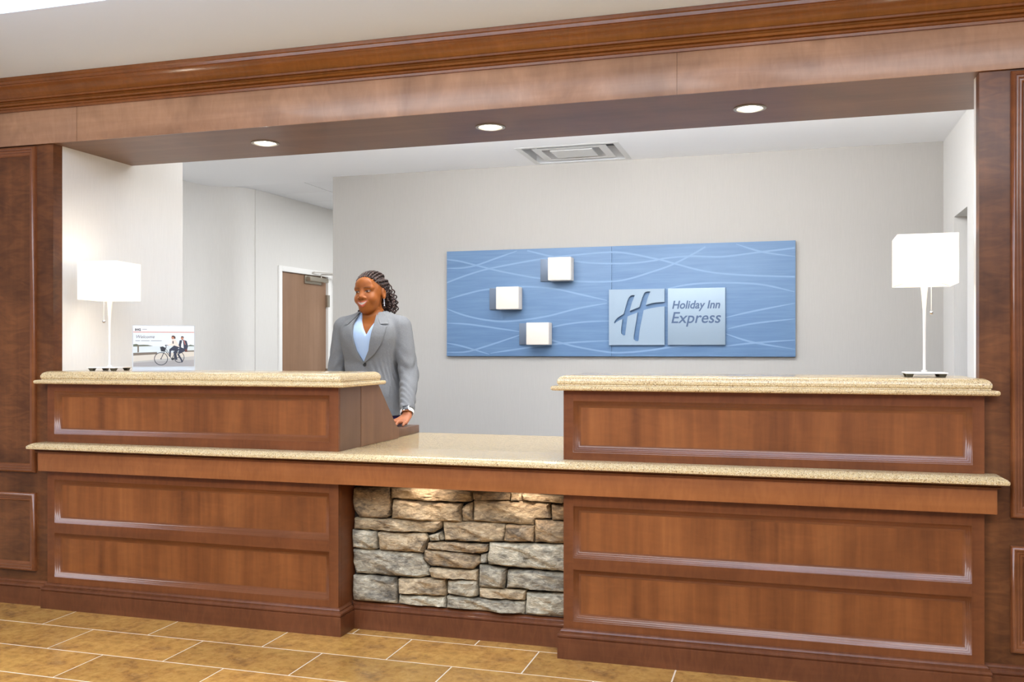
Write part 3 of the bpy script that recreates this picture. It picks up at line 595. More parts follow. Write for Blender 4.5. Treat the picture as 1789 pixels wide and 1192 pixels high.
# ================================================================ WELCOME CARD
cd = thing('welcome_card', 'landscape welcome card showing two people and a bicycle, in clear stand', 'card stand', (-2.735, 3.615, 1.0785))
CW_, CH_ = .262, .186
RC = Matrix.Translation((-2.735, 3.615, 1.0785)) @ Matrix.Rotation(math.radians(37), 4, 'Z')
def cfin(name, bm, m, p=cd):
    bmesh.ops.transform(bm, matrix=RC, verts=bm.verts[:]); return obj(name, bm, m, p, 0)
ac, ab = base_mat('acrylic', (238, 240, 242), .12); ab.inputs['Transmission Weight'].default_value = .55; ab.inputs['IOR'].default_value = 1.2
cfin('stand_back', bx(-CW_ / 2 - .003, CW_ / 2 + .003, .001, .004, .003, CH_ + .022), ac)
cfin('stand_base', bx(-CW_ / 2 - .003, CW_ / 2 + .003, -.03, .05, .0005, .0029), ac)
pc_, _ = base_mat('card_paper', (226, 224, 220), .4)
card = cfin('card', bx(-CW_ / 2, CW_ / 2, -.0012, .0006, .020, .020 + CH_), pc_)
def ink(n, c): return base_mat('ink_' + n, c, .45)[0]
INK = {k: ink(k, c) for k, c in dict(sky=(216, 220, 220), sea=(206, 212, 210), trees=(92, 96, 76), road=(178, 172, 164), kerb=(206, 196, 180), rail=(116, 104, 90), asphalt=(160, 154, 150), red=(198, 120, 104), grey=(120, 120, 124), black=(40, 42, 48), navy=(46, 50, 66), cream=(226, 210, 194), skin=(180, 122, 96), hair=(70, 44, 36), white=(236, 236, 236), brown=(96, 52, 44)).items()}
lay = [0]
groups = {}
def U(x): return -CW_ / 2 + (x - 380) / 1080 * CW_
def Vv(y): return .020 + CH_ - (y - 205) / 770 * CH_
def pp(c, pts):
    lay[0] += 1; y = -.00125 - lay[0] * 6e-6
    bm = groups.setdefault(c, bmesh.new()); vs_ = [bm.verts.new((U(a), y, Vv(b_))) for a, b_ in pts]
    for tri in geometry.tessellate_polygon([[Vector((a, b_, 0)) for a, b_ in pts]]):
        try: bm.faces.new([vs_[i] for i in tri])
        except ValueError: pass
def seg_(c, pts, w):
    for (a, b_), (x, y) in zip(pts, pts[1:]):
        L = math.hypot(x - a, y - b_) or 1; nx, ny = -(y - b_) / L * w / 2, (x - a) / L * w / 2
        pp(c, [(a + nx, b_ + ny), (x + nx, y + ny), (x - nx, y - ny), (a - nx, b_ - ny)])
def circ(c, x, y, rx, ry, w=0):
    P = [(x + rx * math.cos(k * math.pi / 12), y + ry * math.sin(k * math.pi / 12)) for k in range(25)]
    seg_(c, P, w) if w else pp(c, P[:-1])
pp('sky', [(382, 335), (1458, 335), (1458, 600), (382, 600)]); pp('sea', [(382, 590), (1458, 590), (1458, 720), (382, 730)])
pp('trees', [(382, 556), (440, 548), (480, 566), (560, 562), (640, 566), (730, 588), (382, 598)]); pp('trees', [(1340, 582), (1390, 560), (1458, 575), (1458, 590), (1340, 590)])
pp('kerb', [(382, 750), (1458, 690), (1458, 800), (382, 890)]); pp('road', [(382, 880), (800, 840), (1458, 780), (1458, 973), (382, 973)]); pp('asphalt', [(382, 905), (700, 880), (1458, 850), (1458, 973), (382, 973)])
pp('rail', [(382, 716), (800, 700), (800, 742), (382, 768)]); pp('rail', [(1330, 672), (1458, 668), (1458, 694), (1330, 698)]); pp('rail', [(455, 575), (482, 575), (482, 705), (455, 708)])
pp('red', [(382, 318), (1458, 318), (1458, 331), (382, 331)])
circ('black', 868, 828, 116, 118, 12); circ('black', 1190, 800, 88, 100, 11); circ('black', 868, 828, 12, 12)
seg_('black', [(868, 828), (950, 640), (960, 590), (940, 570), (1010, 575)], 12); seg_('black', [(945, 680), (1060, 830), (1190, 800), (1130, 680), (1060, 830)], 11); seg_('black', [(960, 650), (1040, 770)], 9)
circ('black', 1075, 832, 26, 24); seg_('black', [(1080, 670), (1170, 660)], 18)
pp('black', [(850, 605), (900, 595), (945, 620), (935, 690), (870, 690)])
pp('cream', [(1062, 460), (1120, 455), (1160, 520), (1200, 610), (1120, 600), (1060, 580), (985, 575), (985, 555), (1045, 540)]); pp('black', [(1072, 490), (1090, 490), (1090, 545), (1072, 540)])
pp('navy', [(1100, 575), (1200, 610), (1150, 650), (1045, 680), (1040, 790), (1012, 790), (1015, 650)]); pp('navy', [(1150, 640), (1200, 640), (1140, 720), (1160, 850), (1120, 850), (1085, 700)])
circ('skin', 1078, 425, 27, 32); pp('hair', [(1055, 395), (1085, 385), (1118, 402), (1128, 440), (1105, 455), (1095, 420), (1058, 408)])
pp('navy', [(1200, 478), (1260, 465), (1325, 490), (1350, 590), (1330, 660), (1285, 690), (1190, 740), (1260, 880), (1235, 910), (1225, 870), (1165, 760), (1180, 690), (1195, 600), (1180, 570)])
pp('white', [(1232, 478), (1258, 475), (1270, 630), (1225, 610)]); seg_('black', [(1240, 480), (1215, 590)], 10); seg_('red', [(1275, 475), (1300, 560)], 12); pp('brown', [(1290, 650), (1335, 640), (1335, 698), (1290, 698)])
circ('skin', 1245, 435, 24, 34); pp('hair', [(1222, 425), (1228, 400), (1255, 398), (1272, 412), (1270, 440), (1255, 420)])
seg_('grey', [(540, 272), (620, 272)], 8); seg_('grey', [(420, 487), (500, 487)], 9); seg_('grey', [(520, 487), (670, 487)], 9); seg_('grey', [(690, 487), (880, 487)], 9)
pr = None
for c, bm in groups.items():
    o = cfin('printed_ink', bm, INK[c], card); o['kind'] = 'stuff'
for txt, x, y, hgt_, c, sh_ in (('IHG', 412, 300, 42, 'black', 0), ('Welcome', 420, 440, 58, 'grey', .3)):
    cu = bpy.data.curves.new('t', 'FONT'); cu.body = txt; cu.shear = sh_; cu.size = hgt_ / .69 / 770 * CH_; cu.resolution_u = 2
    if txt == 'IHG': cu.offset = .0005
    o = bpy.data.objects.new('t', cu); COL.objects.link(o); me = bpy.data.meshes.new_from_object(o.evaluated_get(bpy.context.evaluated_depsgraph_get())); bpy.data.objects.remove(o)
    bm = bmesh.new(); bm.from_mesh(me)
    for v in bm.verts: v.co = (U(x) + v.co.x * 1.0, -.0021, Vv(y) + v.co.y)
    cfin('printed_lettering', bm, INK[c], card)['kind'] = 'stuff'
# ================================================================ THE CLERK
PO = np.array([-2.13, 4.53, 0.0])
per = thing('person', 'smiling woman in a grey blazer and pale blue blouse, hand on the desk ledge', 'person', tuple(PO))
def smin(a, b, k):
    if k <= 0: return np.minimum(a, b)
    h_ = np.clip(k - np.abs(a - b), 0, None) / k
    return np.minimum(a, b) - h_ * h_ * k * .25
HC = np.array([0.002, -.008, 1.478]); HT = math.radians(-6)
TILT = math.radians(-3)
def head(X, Y, Z):
    x, y, z = X - HC[0], Y - HC[1], Z - HC[2]
    c, s = math.cos(HT), math.sin(HT)
    x, y = x * c + y * s, -x * s + y * c
    c, s = math.cos(TILT), math.sin(TILT)
    return x * c - z * s, y + 0 * x + 0 * z, x * s + z * c
def unhead(p):
    x, y, z = p
    c, s = math.cos(TILT), math.sin(TILT); x, z = x * c + z * s, -x * s + z * c
    c, s = math.cos(HT), math.sin(HT); x, y = x * c - y * s, x * s + y * c
    return np.array([x, y, z]) + HC
def ell(c, r):
    def f(X, Y, Z):
        a, b, d = (X - c[0]) / r[0], (Y - c[1]) / r[1], (Z - c[2]) / r[2]
        k0 = np.sqrt(a * a + b * b + d * d); k1 = np.sqrt((a / r[0]) ** 2 + (b / r[1]) ** 2 + (d / r[2]) ** 2) + 1e-9
        return k0 * (k0 - 1) / k1
    return f, (np.array(c) - np.array(r), np.array(c) + np.array(r))
def cap(a, b, ra, rb=None):
    rb = ra if rb is None else rb; a = np.array(a, float); b = np.array(b, float); ab = b - a; L = ab @ ab
    def f(X, Y, Z):
        t = np.clip(((X - a[0]) * ab[0] + (Y - a[1]) * ab[1] + (Z - a[2]) * ab[2]) / L, 0, 1)
        return np.sqrt((X - a[0] - ab[0] * t) ** 2 + (Y - a[1] - ab[1] * t) ** 2 + (Z - a[2] - ab[2] * t) ** 2) - (ra + (rb - ra) * t)
    m = max(ra, rb); return f, (np.minimum(a, b) - m, np.maximum(a, b) + m)
def inhead(prim):
    f, (lo, hi) = prim
    cs = np.array([unhead((x, y, z)) for x in (lo[0], hi[0]) for y in (lo[1], hi[1]) for z in (lo[2], hi[2])])
    return (lambda X, Y, Z: f(*head(X, Y, Z))), (cs.min(0), cs.max(0))
TZ = [.78, .83, .95, 1.05, 1.10, 1.18, 1.24, 1.29, 1.325, 1.35, 1.38]
TRX = [.178, .176, .165, .148, .144, .156, .164, .166, .150, .105, .066]
TRY = [.118, .118, .110, .099, .097, .113, .121, .113, .095, .076, .058]
TYC = [0, 0, 0, 0, 0, -.007, -.013, -.008, .003, .012, .022]
_zz = np.linspace(.72, 1.44, 361); _kk = np.exp(-np.linspace(-3, 3, 61) ** 2 / 2); _kk /= _kk.sum()
def _sm(a): b = np.interp(_zz, TZ, a); return np.convolve(np.pad(b, 30, 'edge'), _kk, 'valid')
TZ, TRX, TRY, TYC = _zz, _sm(TRX), _sm(TRY), _sm(TYC)
def torso(off, z0=None, z1=None, bust=1):
    def f(X, Y, Z):
        rx, ry, yc = np.interp(Z, TZ, TRX) - off, np.interp(Z, TZ, TRY) - off, np.interp(Z, TZ, TYC)
        q = (np.abs((X - .004) / rx) ** 2.3 + np.abs((Y - yc) / ry) ** 2.3) ** (1 / 2.3)
        d = (q - 1) * np.minimum(rx, ry) * .95
        if z0 is not None: d = np.maximum(d, z0 - Z)
        if z1 is not None: d = np.maximum(d, Z - z1)
        return d
    return f, (np.array([-.19, -.15, z0 or .78]), np.array([.2, .14, z1 or 1.39]))
def cut_cap(prim, p, d):
    f, bb = prim; p = np.array(p); d = np.array(d) / np.linalg.norm(d)
    return (lambda X, Y, Z: np.maximum(f(X, Y, Z), (X - p[0]) * d[0] + (Y - p[1]) * d[1] + (Z - p[2]) * d[2])), bb
def wrinkle(prim, amp, zc, wd, fr):
    f, bb = prim
    return (lambda X, Y, Z: f(X, Y, Z) + amp * np.exp(-((Z - zc) / wd) ** 2) * np.sin(fr * Z + 26 * X + 18 * np.sin(14 * Y + 9 * X))), bb
def evalp(prims, X, Y, Z):
    F = np.full(np.broadcast(X, Y, Z).shape, 1.0)
    for op, (f, bb), k in prims:
        d = f(X, Y, Z)
        F = smin(F, d, k) if op > 0 else -smin(-F, d, k)
    return F
def axis(segs):
    a = []
    for lo, hi, st in segs: a += list(np.arange(lo, hi - 1e-9, st))
    return np.array(a + [segs[-1][1]])
def sdf_mesh(prims, xs, ys, zs):
    F = np.full((len(xs), len(ys), len(zs)), .5, np.float32)
    for op, (f, (lo, hi)), k in prims:
        m = .012 + k
        sl = [slice(max(0, np.searchsorted(a, l - m) - 1), np.searchsorted(a, h_ + m) + 1) for a, l, h_ in zip((xs, ys, zs), lo, hi)]
        if any(s.stop - s.start < 2 for s in sl): continue
        d = f(xs[sl[0]][:, None, None], ys[sl[1]][None, :, None], zs[sl[2]][None, None, :]); B = F[tuple(sl)]
        F[tuple(sl)] = smin(B, d, k) if op > 0 else -smin(-B, d, k)
    S = F < 0
    cnt = np.zeros(tuple(n - 1 for n in F.shape), np.uint8)
    for i in (0, 1):
        for j in (0, 1):
            for k in (0, 1): cnt += S[i:F.shape[0] - 1 + i, j:F.shape[1] - 1 + j, k:F.shape[2] - 1 + k]
    I = np.argwhere((cnt > 0) & (cnt < 8)); sh = cnt.shape
    flat = np.ravel_multi_index(I.T, sh)
    acc = np.zeros((len(I), 3)); n = np.zeros(len(I))
    AX = (xs, ys, zs)
    for ax in range(3):
        o1, o2 = [a for a in range(3) if a != ax]
        for u in (0, 1):
            for w in (0, 1):
                A = I.copy(); A[:, o1] += u; A[:, o2] += w; Bq = A.copy(); Bq[:, ax] += 1
                fa = F[tuple(A.T)].astype(float); fb = F[tuple(Bq.T)].astype(float); m = (fa < 0) != (fb < 0)
                t = np.where(m, fa / np.where(m, fa - fb, 1), 0)
                P = np.stack([AX[q][A[:, q]] for q in range(3)], 1); P[:, ax] += t * (AX[ax][Bq[:, ax]] - AX[ax][A[:, ax]])
                acc += P * m[:, None]; n += m
    V = acc / n[:, None]; faces = []
    for ax in range(3):
        o1, o2 = [a for a in range(3) if a != ax]
        a = [slice(1, -1)] * 3; b = [slice(1, -1)] * 3; a[ax] = slice(0, -1); b[ax] = slice(1, None)
        E = np.argwhere(S[tuple(a)] != S[tuple(b)])
        for q in range(3):
            if q != ax: E[:, q] += 1
        cells = []
        for du, dw in ((-1, -1), (0, -1), (0, 0), (-1, 0)):
            c = E.copy(); c[:, o1] += du; c[:, o2] += dw; cells.append(np.searchsorted(flat, np.ravel_multi_index(c.T, sh)))
        Q = np.stack(cells, 1); neg = S[tuple(E.T)]
        if ax == 1: neg = ~neg
        Q[~neg] = Q[~neg][:, ::-1]; faces.append(Q)
    return V, np.concatenate(faces)
def np_obj(name, V, Q, mat, parent, cols=None, smooth_it=2):
    if smooth_it:                                            # light Laplacian relax
        e = np.concatenate([Q[:, [0, 1]], Q[:, [1, 2]], Q[:, [2, 3]], Q[:, [3, 0]]])
        for _ in range(smooth_it):
            s = np.zeros_like(V); c = np.zeros(len(V))
            np.add.at(s, e[:, 0], V[e[:, 1]]); np.add.at(s, e[:, 1], V[e[:, 0]]); np.add.at(c, e[:, 0], 1); np.add.at(c, e[:, 1], 1)
            V = V * .5 + .5 * s / np.maximum(c, 1)[:, None]
    me = bpy.data.meshes.new(name); me.vertices.add(len(V)); me.vertices.foreach_set('co', V.astype(np.float32).ravel())
    me.loops.add(Q.size); me.loops.foreach_set('vertex_index', Q.astype(np.int32).ravel())
    me.polygons.add(len(Q)); me.polygons.foreach_set('loop_start', np.arange(0, Q.size, 4, dtype=np.int32))
    me.update(calc_edges=True); me.validate()
    me.polygons.foreach_set('use_smooth', [True] * len(me.polygons))
    if cols is not None:
        ca = me.color_attributes.new('Col', 'FLOAT_COLOR', 'POINT'); ca.data.foreach_set('color', np.concatenate([cols, np.ones((len(cols), 1))], 1).astype(np.float32).ravel())
    me.materials.append(mat)
    o = bpy.data.objects.new(name, me); COL.objects.link(o); o.parent = parent; o['_w'] = list(parent.get('_w'))
    return o, V

# ---- skin
def hand(tx):
    K = [(.252, -.262, .812), (.272, -.272, .815), (.292, -.270, .814), (.311, -.258, .810)]
    Tp = [[(.238, -.292, .816), (.230, -.318, .8035)], [(.263, -.308, .818), (.257, -.337, .8035)], [(.290, -.306, .817), (.288, -.334, .8035)], [(.316, -.287, .813), (.319, -.310, .803)]]
    P = []
    w = (.292, -.196, .846)
    for i, (k, (m, t)) in enumerate(zip(K, Tp)):
        wr = (.276 + .010 * i, -.205, .838)
        P.append((1, cap(tx(wr), tx(k), .013, .0092), .009))
    P.append((1, ell(tx((.281, -.235, .815)), (.026, .03, .0125)), .012))
    for i, (k, (m, t)) in enumerate(zip(K, Tp)):
        P.append((1, cap(tx(k), tx(m), .0088, .0076), .003)); P.append((1, cap(tx(m), tx(t), .0076, .0064), .002))
    P += [(1, cap(tx((.270, -.212, .828)), tx((.240, -.232, .817)), .0125, .0105), .010), (1, cap(tx((.240, -.232, .817)), tx((.212, -.252, .8045)), .0095, .0075), .004)]
    return P
idt = lambda p: p
mir = lambda p: (-p[0] + .105, p[1], p[2] - .0392)
H = lambda pr: inhead(pr)
skin = [(1, H(ell((0, .020, .032), (.072, .090, .073))), 0), (1, H(ell((0, -.024, -.020), (.061, .066, .088))), .03),
        (1, H(ell((0, -.052, -.086), (.034, .032, .026))), .03), (1, H(ell((.036, -.058, -.034), (.026, .026, .027))), .018), (1, H(ell((-.036, -.058, -.034), (.026, .026, .027))), .018),
        (1, H(ell((0, -.066, .045), (.045, .022, .030))), .03),
        (1, H(cap((-.044, -.066, .020), (.044, -.066, .020), .012, .012)), .012),
        (-1, H(ell((.031, -.100, .003), (.017, .018, .010))), .014), (-1, H(ell((-.031, -.100, .003), (.017, .018, .010))), .014),
        (1, H(ell((.031, -.0705, .002), (.0145, .0135, .0105))), .003), (1, H(ell((-.031, -.0705, .002), (.0145, .0135, .0105))), .003),
        (1, H(cap((0, -.083, .008), (0, -.098, -.026), .0080, .0130)), .012), (1, H(ell((.0160, -.090, -.032), (.0095, .0105, .0080))), .006), (1, H(ell((-.0160, -.090, -.032), (.0095, .0105, .0080))), .006),
        (1, H(ell((0, -.076, -.058), (.030, .018, .020))), .015),
        (1, H(cap((-.027, -.083, -.053), (0, -.0945, -.0525), .0035, .0045)), .004), (1, H(cap((.027, -.083, -.053), (0, -.0945, -.0525), .0035, .0045)), .004),
        (1, H(cap((-.024, -.0835, -.058), (0, -.091, -.073), .0035, .0055)), .004), (1, H(cap((.024, -.0835, -.058), (0, -.091, -.073), .0035, .0055)), .004),
        (1, H(ell((.072, .014, -.008), (.009, .018, .031))), .006), (1, H(ell((-.072, .014, -.008), (.009, .018, .031))), .006),
        (-1, H(ell((.083, .010, -.006), (.008, .010, .018))), .004), (-1, H(ell((-.083, .010, -.006), (.008, .010, .018))), .004),
        (1, cap((0, .016, 1.43), (.004, .026, 1.32), .047, .054), .02),
        (1, torso(.024, .86, 1.385), .03), (1, cap((-.14, .015, 1.30), (.15, .015, 1.30), .042, .042), .04)]
for sh, el, wr in (((.166, .015, 1.30), (.220, .0, 1.04), (.292, -.196, .846)), ((-.166, .015, 1.30), (-.213, .02, 1.04), (-.187, -.196, .8065))):
    skin += [(1, cap(sh, el, .042, .037), .02), (1, cap(el, wr, .036, .0235), .01)]
skin += hand(idt) + hand(mir)
for s in (-1, 1):
    skin += [(1, cap((s * .085, .01, .83), (s * .09, .0, .47), .068, .05), .03), (1, cap((s * .09, .0, .47), (s * .085, .02, .09), .045, .033), .02), (1, ell((s * .088, -.04, .038), (.036, .10, .032)), .02)]
ax_x = axis([(-.30, -.235, .006), (-.235, -.10, .003), (-.10, .10, .0016), (.10, .20, .004), (.20, .34, .0022)])
ax_y = axis([(-.36, -.18, .0024), (-.18, -.13, .004), (-.13, .0, .0016), (.0, .12, .003), (.12, .16, .006)])
ax_z = axis([(-.01, .74, .009), (.74, .87, .0022), (.87, 1.34, .006), (1.34, 1.60, .0016)])
V, Q = sdf_mesh(skin, ax_x, ax_y, ax_z)
def lc(c): return np.array(lin(c)[:3])
hx, hy, hz = head(V[:, 0], V[:, 1], V[:, 2])
col = np.tile(lc((138, 76, 27)), (len(V), 1))
def paint(mask, c, a=1.0): 
    m = np.clip(mask, 0, 1)[:, None] * a; col[:] = col * (1 - m) + lc(c) * m
ss = lambda d, w: np.clip(.5 - d / w, 0, 1)
fr = (hy < -.045) & (V[:, 2] > 1.34)
hand_m = (V[:, 2] < .86) & (V[:, 2] > .7); paint(hand_m * 1.0, (176, 112, 78), .8)
paint(fr * np.exp(-((np.abs(hx) - .038) / .018) ** 2 - ((hz + .03) / .02) ** 2), (158, 88, 42), .5)
for s in (-1, 1):
    ex = s * hx - .031
    br = hz - (.0235 - 6.5 * (ex - .004) ** 2)
    paint(fr * ss(np.abs(br) - .0019, .0025) * ss(np.abs(ex) - .0175, .005), (66, 38, 22), .85)
    lid = np.sqrt((ex / .0160) ** 2 + ((hz - .0036) / .0047) ** 2) - 1
    paint(fr * ss(lid, .25), (60, 36, 26), .95)
    eye = np.sqrt((ex / .0125) ** 2 + ((hz - .0022 + 22 * ex * ex) / .0027) ** 2) - 1
    paint(fr * ss(eye, .25), (176, 158, 144))
    iris = np.sqrt((hx - s * .031 + .0018) ** 2 + (hz - .0028) ** 2) - .0060
    paint(fr * ss(iris, .0012) * ss(eye, .25), (30, 18, 14))
sm = 5.2 * hx * hx                                            # the smile lifts the corners
lip = np.maximum(np.abs(hx) - .0305, np.maximum(hz - (-.0512 + 8 * hx * hx), (-.0790 + 36 * hx * hx) - hz))
paint(fr * ss(lip, .002), (172, 82, 66), .9)
teeth = np.maximum(np.abs(hx) - .0255, np.maximum(hz - (-.0560 + 8 * hx * hx), (-.0672 + 25 * hx * hx) - hz))
paint(fr * ss(teeth, .0015), (190, 178, 165))
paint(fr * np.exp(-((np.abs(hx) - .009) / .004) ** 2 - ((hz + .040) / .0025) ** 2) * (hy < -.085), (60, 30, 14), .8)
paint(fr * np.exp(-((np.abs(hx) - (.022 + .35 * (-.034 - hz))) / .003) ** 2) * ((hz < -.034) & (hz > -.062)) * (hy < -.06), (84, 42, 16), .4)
skm, sb_ = base_mat('skin', (160, 100, 62), .48, 0, 0, .3)
t_ = NT(skm); va = t_.add('ShaderNodeVertexColor', layer_name='Col'); t_.link(va.outputs[0], sb_.inputs['Base Color'])
sb_.inputs['Subsurface Weight'].default_value = .08; sb_.inputs['Subsurface Radius'].default_value = (.01, .004, .002); sb_.inputs['Subsurface Scale'].default_value = .5
body, _ = np_obj('body', V, Q, skm, per, col, 1)

# ---- clothes
fab, fb_ = base_mat('blazer_fabric', (122, 124, 126), .85, 0, 0, .2); t_ = NT(fab)
v_ = mapped(t_, (1, 1, 1)); nf = noise(t_, v_, 700, 2); t_.link(ramp(t_, nf, [(.3, (98, 98, 98)), (.7, (130, 130, 130))]), fb_.inputs['Base Color']); bump(t_, fb_, noise(t_, v_, 20, 3), .35, .014)
fd = np.array([.068, -.19, -.18])
blz0 = [(1, wrinkle(torso(0, .829, 1.372), .0022, 1.05, .07, 75), 0), (1, cap((-.055, .022, 1.345), (-.160, .018, 1.312), .034, .044), .03), (1, cap((.06, .022, 1.345), (.164, .018, 1.312), .034, .044), .03)]
sleeve = []
for sh, el, cf in (((.166, .017, 1.295), (.220, .0, 1.04), (.284, -.178, .866)), ((-.166, .017, 1.295), (-.213, .02, 1.04), (-.191, -.178, .828))):
    dr = np.array(cf) - np.array(el)
    sleeve += [(1, wrinkle(cap(sh, el, .058, .050), .0032, 1.06, .10, 85), .007), (1, cut_cap(wrinkle(cap(el, np.array(cf) + dr * .1, .050, .036), 0.0028, .95, .12, 75), cf, dr), .012)]
def vcut():
    def f(X, Y, Z):
        w = np.interp(Z, [1.07, 1.105, 1.17, 1.24, 1.31, 1.40], [-.02, 0, .036, .053, .060, .058])
        return np.maximum(np.abs(X - .008) - w, Y - .012)
    return f, (np.array([-.09, -.2, 1.08]), np.array([.09, .03, 1.40]))
def flap():                                                   # jacket fronts part below the button
    def f(X, Y, Z): return np.maximum(np.maximum(np.abs(X - .008) - np.interp(Z, [.82, 1.06], [.028, -.004]), Y + .03), np.abs(Z - .94) - .125)
    return f, (np.array([-.06, -.2, .80]), np.array([.07, 0, 1.07]))
V, Q = sdf_mesh(blz0 + sleeve + [(-1, vcut(), .003), (-1, flap(), .006)], axis([(-.31, .36, .0042)]), axis([(-.28, .18, .0042)]), axis([(.80, 1.42, .0042)]))
blazer, _ = np_obj('blazer', V, Q, fab, per, None, 2)
blm, bb_ = base_mat('blouse_cloth', (172, 192, 218), .7, 0, 0, .2); t_ = NT(blm); bump(t_, bb_, noise(t_, mapped(t_, (1, 1, .4)), 30, 2), .15, .01)
def bcut():
    def f(X, Y, Z): return np.maximum(np.abs(X - np.interp(Z, [1.25, 1.40], [.026, .014])) - np.interp(Z, [1.20, 1.25, 1.33, 1.40], [-.03, 0, .042, .058]), Y - .02)
    return f, (np.array([-.09, -.2, 1.20]), np.array([.09, .03, 1.40]))
V, Q = sdf_mesh([(1, torso(.009, .86, 1.378), 0), (-1, bcut(), .004)], axis([(-.20, .21, .004)]), axis([(-.16, .16, .004)]), axis([(.83, 1.40, .004)]))
np_obj('blouse', V, Q, blm, per, None, 2)
trm, _ = base_mat('trouser_cloth', (58, 46, 96), .85, 0, 0, .2)
tr = [(1, ell((0, .003, .89), (.168, .112, .11)), 0)]
for s in (-1, 1): tr += [(1, cap((s * .085, .01, .83), (s * .09, .0, .47), .083, .066), .03), (1, cap((s * .09, .0, .47), (s * .086, .02, .075), .064, .062), .02)]
V, Q = sdf_mesh(tr, axis([(-.2, .2, .007)]), axis([(-.14, .14, .007)]), axis([(.0, 1.0, .008)])); np_obj('trousers', V, Q, trm, per, None, 2)
for s in (-1, 1):
    V, Q = sdf_mesh([(1, ell((s * .088, -.045, .040), (.045, .125, .040)), 0), (1, cap((s * .087, .03, .05), (s * .087, .02, .10), .045, .042), .03)], axis([(s * .088 - .07, s * .088 + .07, .005)]), axis([(-.2, .12, .005)]), axis([(-.002, .15, .005)]))
    V[:, 2] = np.maximum(V[:, 2], .001); np_obj('shoe', V, Q, M['black'], per, None, 1)
def yfront(x, z):
    x = np.asarray(x, float); z = np.asarray(z, float); lo = np.full(x.shape, -.3); hi = np.full(x.shape, .0)
    for _ in range(26):
        mid = (lo + hi) / 2; d = evalp(blz0, x, mid, z); hi = np.where(d < 0, mid, hi); lo = np.where(d < 0, lo, mid)
    return hi
def cloth_patch(name, poly, lift, th, mat, parent, step=.007):
    b = []
    for (x0, z0), (x1, z1) in zip(poly, poly[1:] + poly[:1]):
        n = max(1, int(math.hypot(x1 - x0, z1 - z0) / step)); b += [(x0 + (x1 - x0) * k / n, z0 + (z1 - z0) * k / n) for k in range(n)]
    def inside(x, z):
        r = False
        for (x0, z0), (x1, z1) in zip(poly, poly[1:] + poly[:1]):
            if (z0 > z) != (z1 > z) and x < (x1 - x0) * (z - z0) / (z1 - z0) + x0: r = not r
        return r
    P = list(b); xs_ = [p[0] for p in poly]; zs_ = [p[1] for p in poly]
    for x in np.arange(min(xs_), max(xs_), step):
        for z in np.arange(min(zs_), max(zs_), step):
            if inside(x, z) and min((x - q[0]) ** 2 + (z - q[1]) ** 2 for q in b) > (step * .55) ** 2: P.append((x, z))
    n = len(b); r = geometry.delaunay_2d_cdt([Vector(p) for p in P], [(i, (i + 1) % n) for i in range(n)], [], 1, 1e-6)
    vv = [(p.x, p.y) for p in r[0]]; y = yfront([p[0] for p in vv], [p[1] for p in vv])
    bm = bmesh.new(); A = [bm.verts.new((p[0] + PO[0], yy - lift + PO[1], p[1])) for p, yy in zip(vv, y)]; B = [bm.verts.new((p[0] + PO[0], yy - lift + th + PO[1], p[1])) for p, yy in zip(vv, y)]
    for f in r[2]: bm.faces.new([A[i] for i in f]); bm.faces.new([B[i] for i in f][::-1])
    ed = [e for e in bm.edges if len(e.link_faces) == 1 and e.verts[0].co.y < 1e9]
    iA = {v: k for k, v in enumerate(A)}
    for e in ed:
        a, c = e.verts
        if a in iA and c in iA:
            try: bm.faces.new((a, c, B[iA[c]], B[iA[a]]))
            except ValueError: pass
    return obj(name, bm, mat, parent, 60)
LAP = [(-.043, 1.362), (-.053, 1.305), (-.045, 1.240), (-.029, 1.172), (.010, 1.101), (-.014, 1.118), (-.060, 1.155), (-.095, 1.205), (-.112, 1.262), (-.114, 1.296), (-.084, 1.306)]
COLR = [(-.046, 1.378), (-.052, 1.352), (-.085, 1.309), (-.117, 1.312), (-.104, 1.336), (-.072, 1.372)]
for s in (1, -1):
    mx_ = (lambda P: P) if s == 1 else (lambda P: [(.016 - x, z) for x, z in P][::-1])
    cloth_patch('lapel', mx_(LAP), .010 if s == 1 else .011, .006, fab, blazer); cloth_patch('collar', mx_(COLR), .012, .007, fab, blazer)
dk, _ = base_mat('seam_shadow_thread', (66, 68, 72), .9)
cloth_patch('breast_pocket', [(.078, 1.208), (.140, 1.200), (.141, 1.212), (.079, 1.220)], .0035, .003, fab, blazer)
cloth_patch('pocket_flap', [(.060, .935), (.140, .928), (.142, .985), (.058, .990)], .0035, .003, fab, blazer)
cloth_patch('pocket_flap', [(-.124, .928), (-.044, .935), (-.042, .990), (-.126, .985)], .0035, .003, fab, blazer)
yb = float(yfront([.012], [1.098])[0]); bm = bmesh.new(); lathe(bm, (PO[0] + .012, PO[1] + yb - .001, 1.098), [(.0095, 0), (.010, .002), (.008, .0045), (.003, .0038)], 18, 'y'); obj('button', bm, M['black'], blazer)
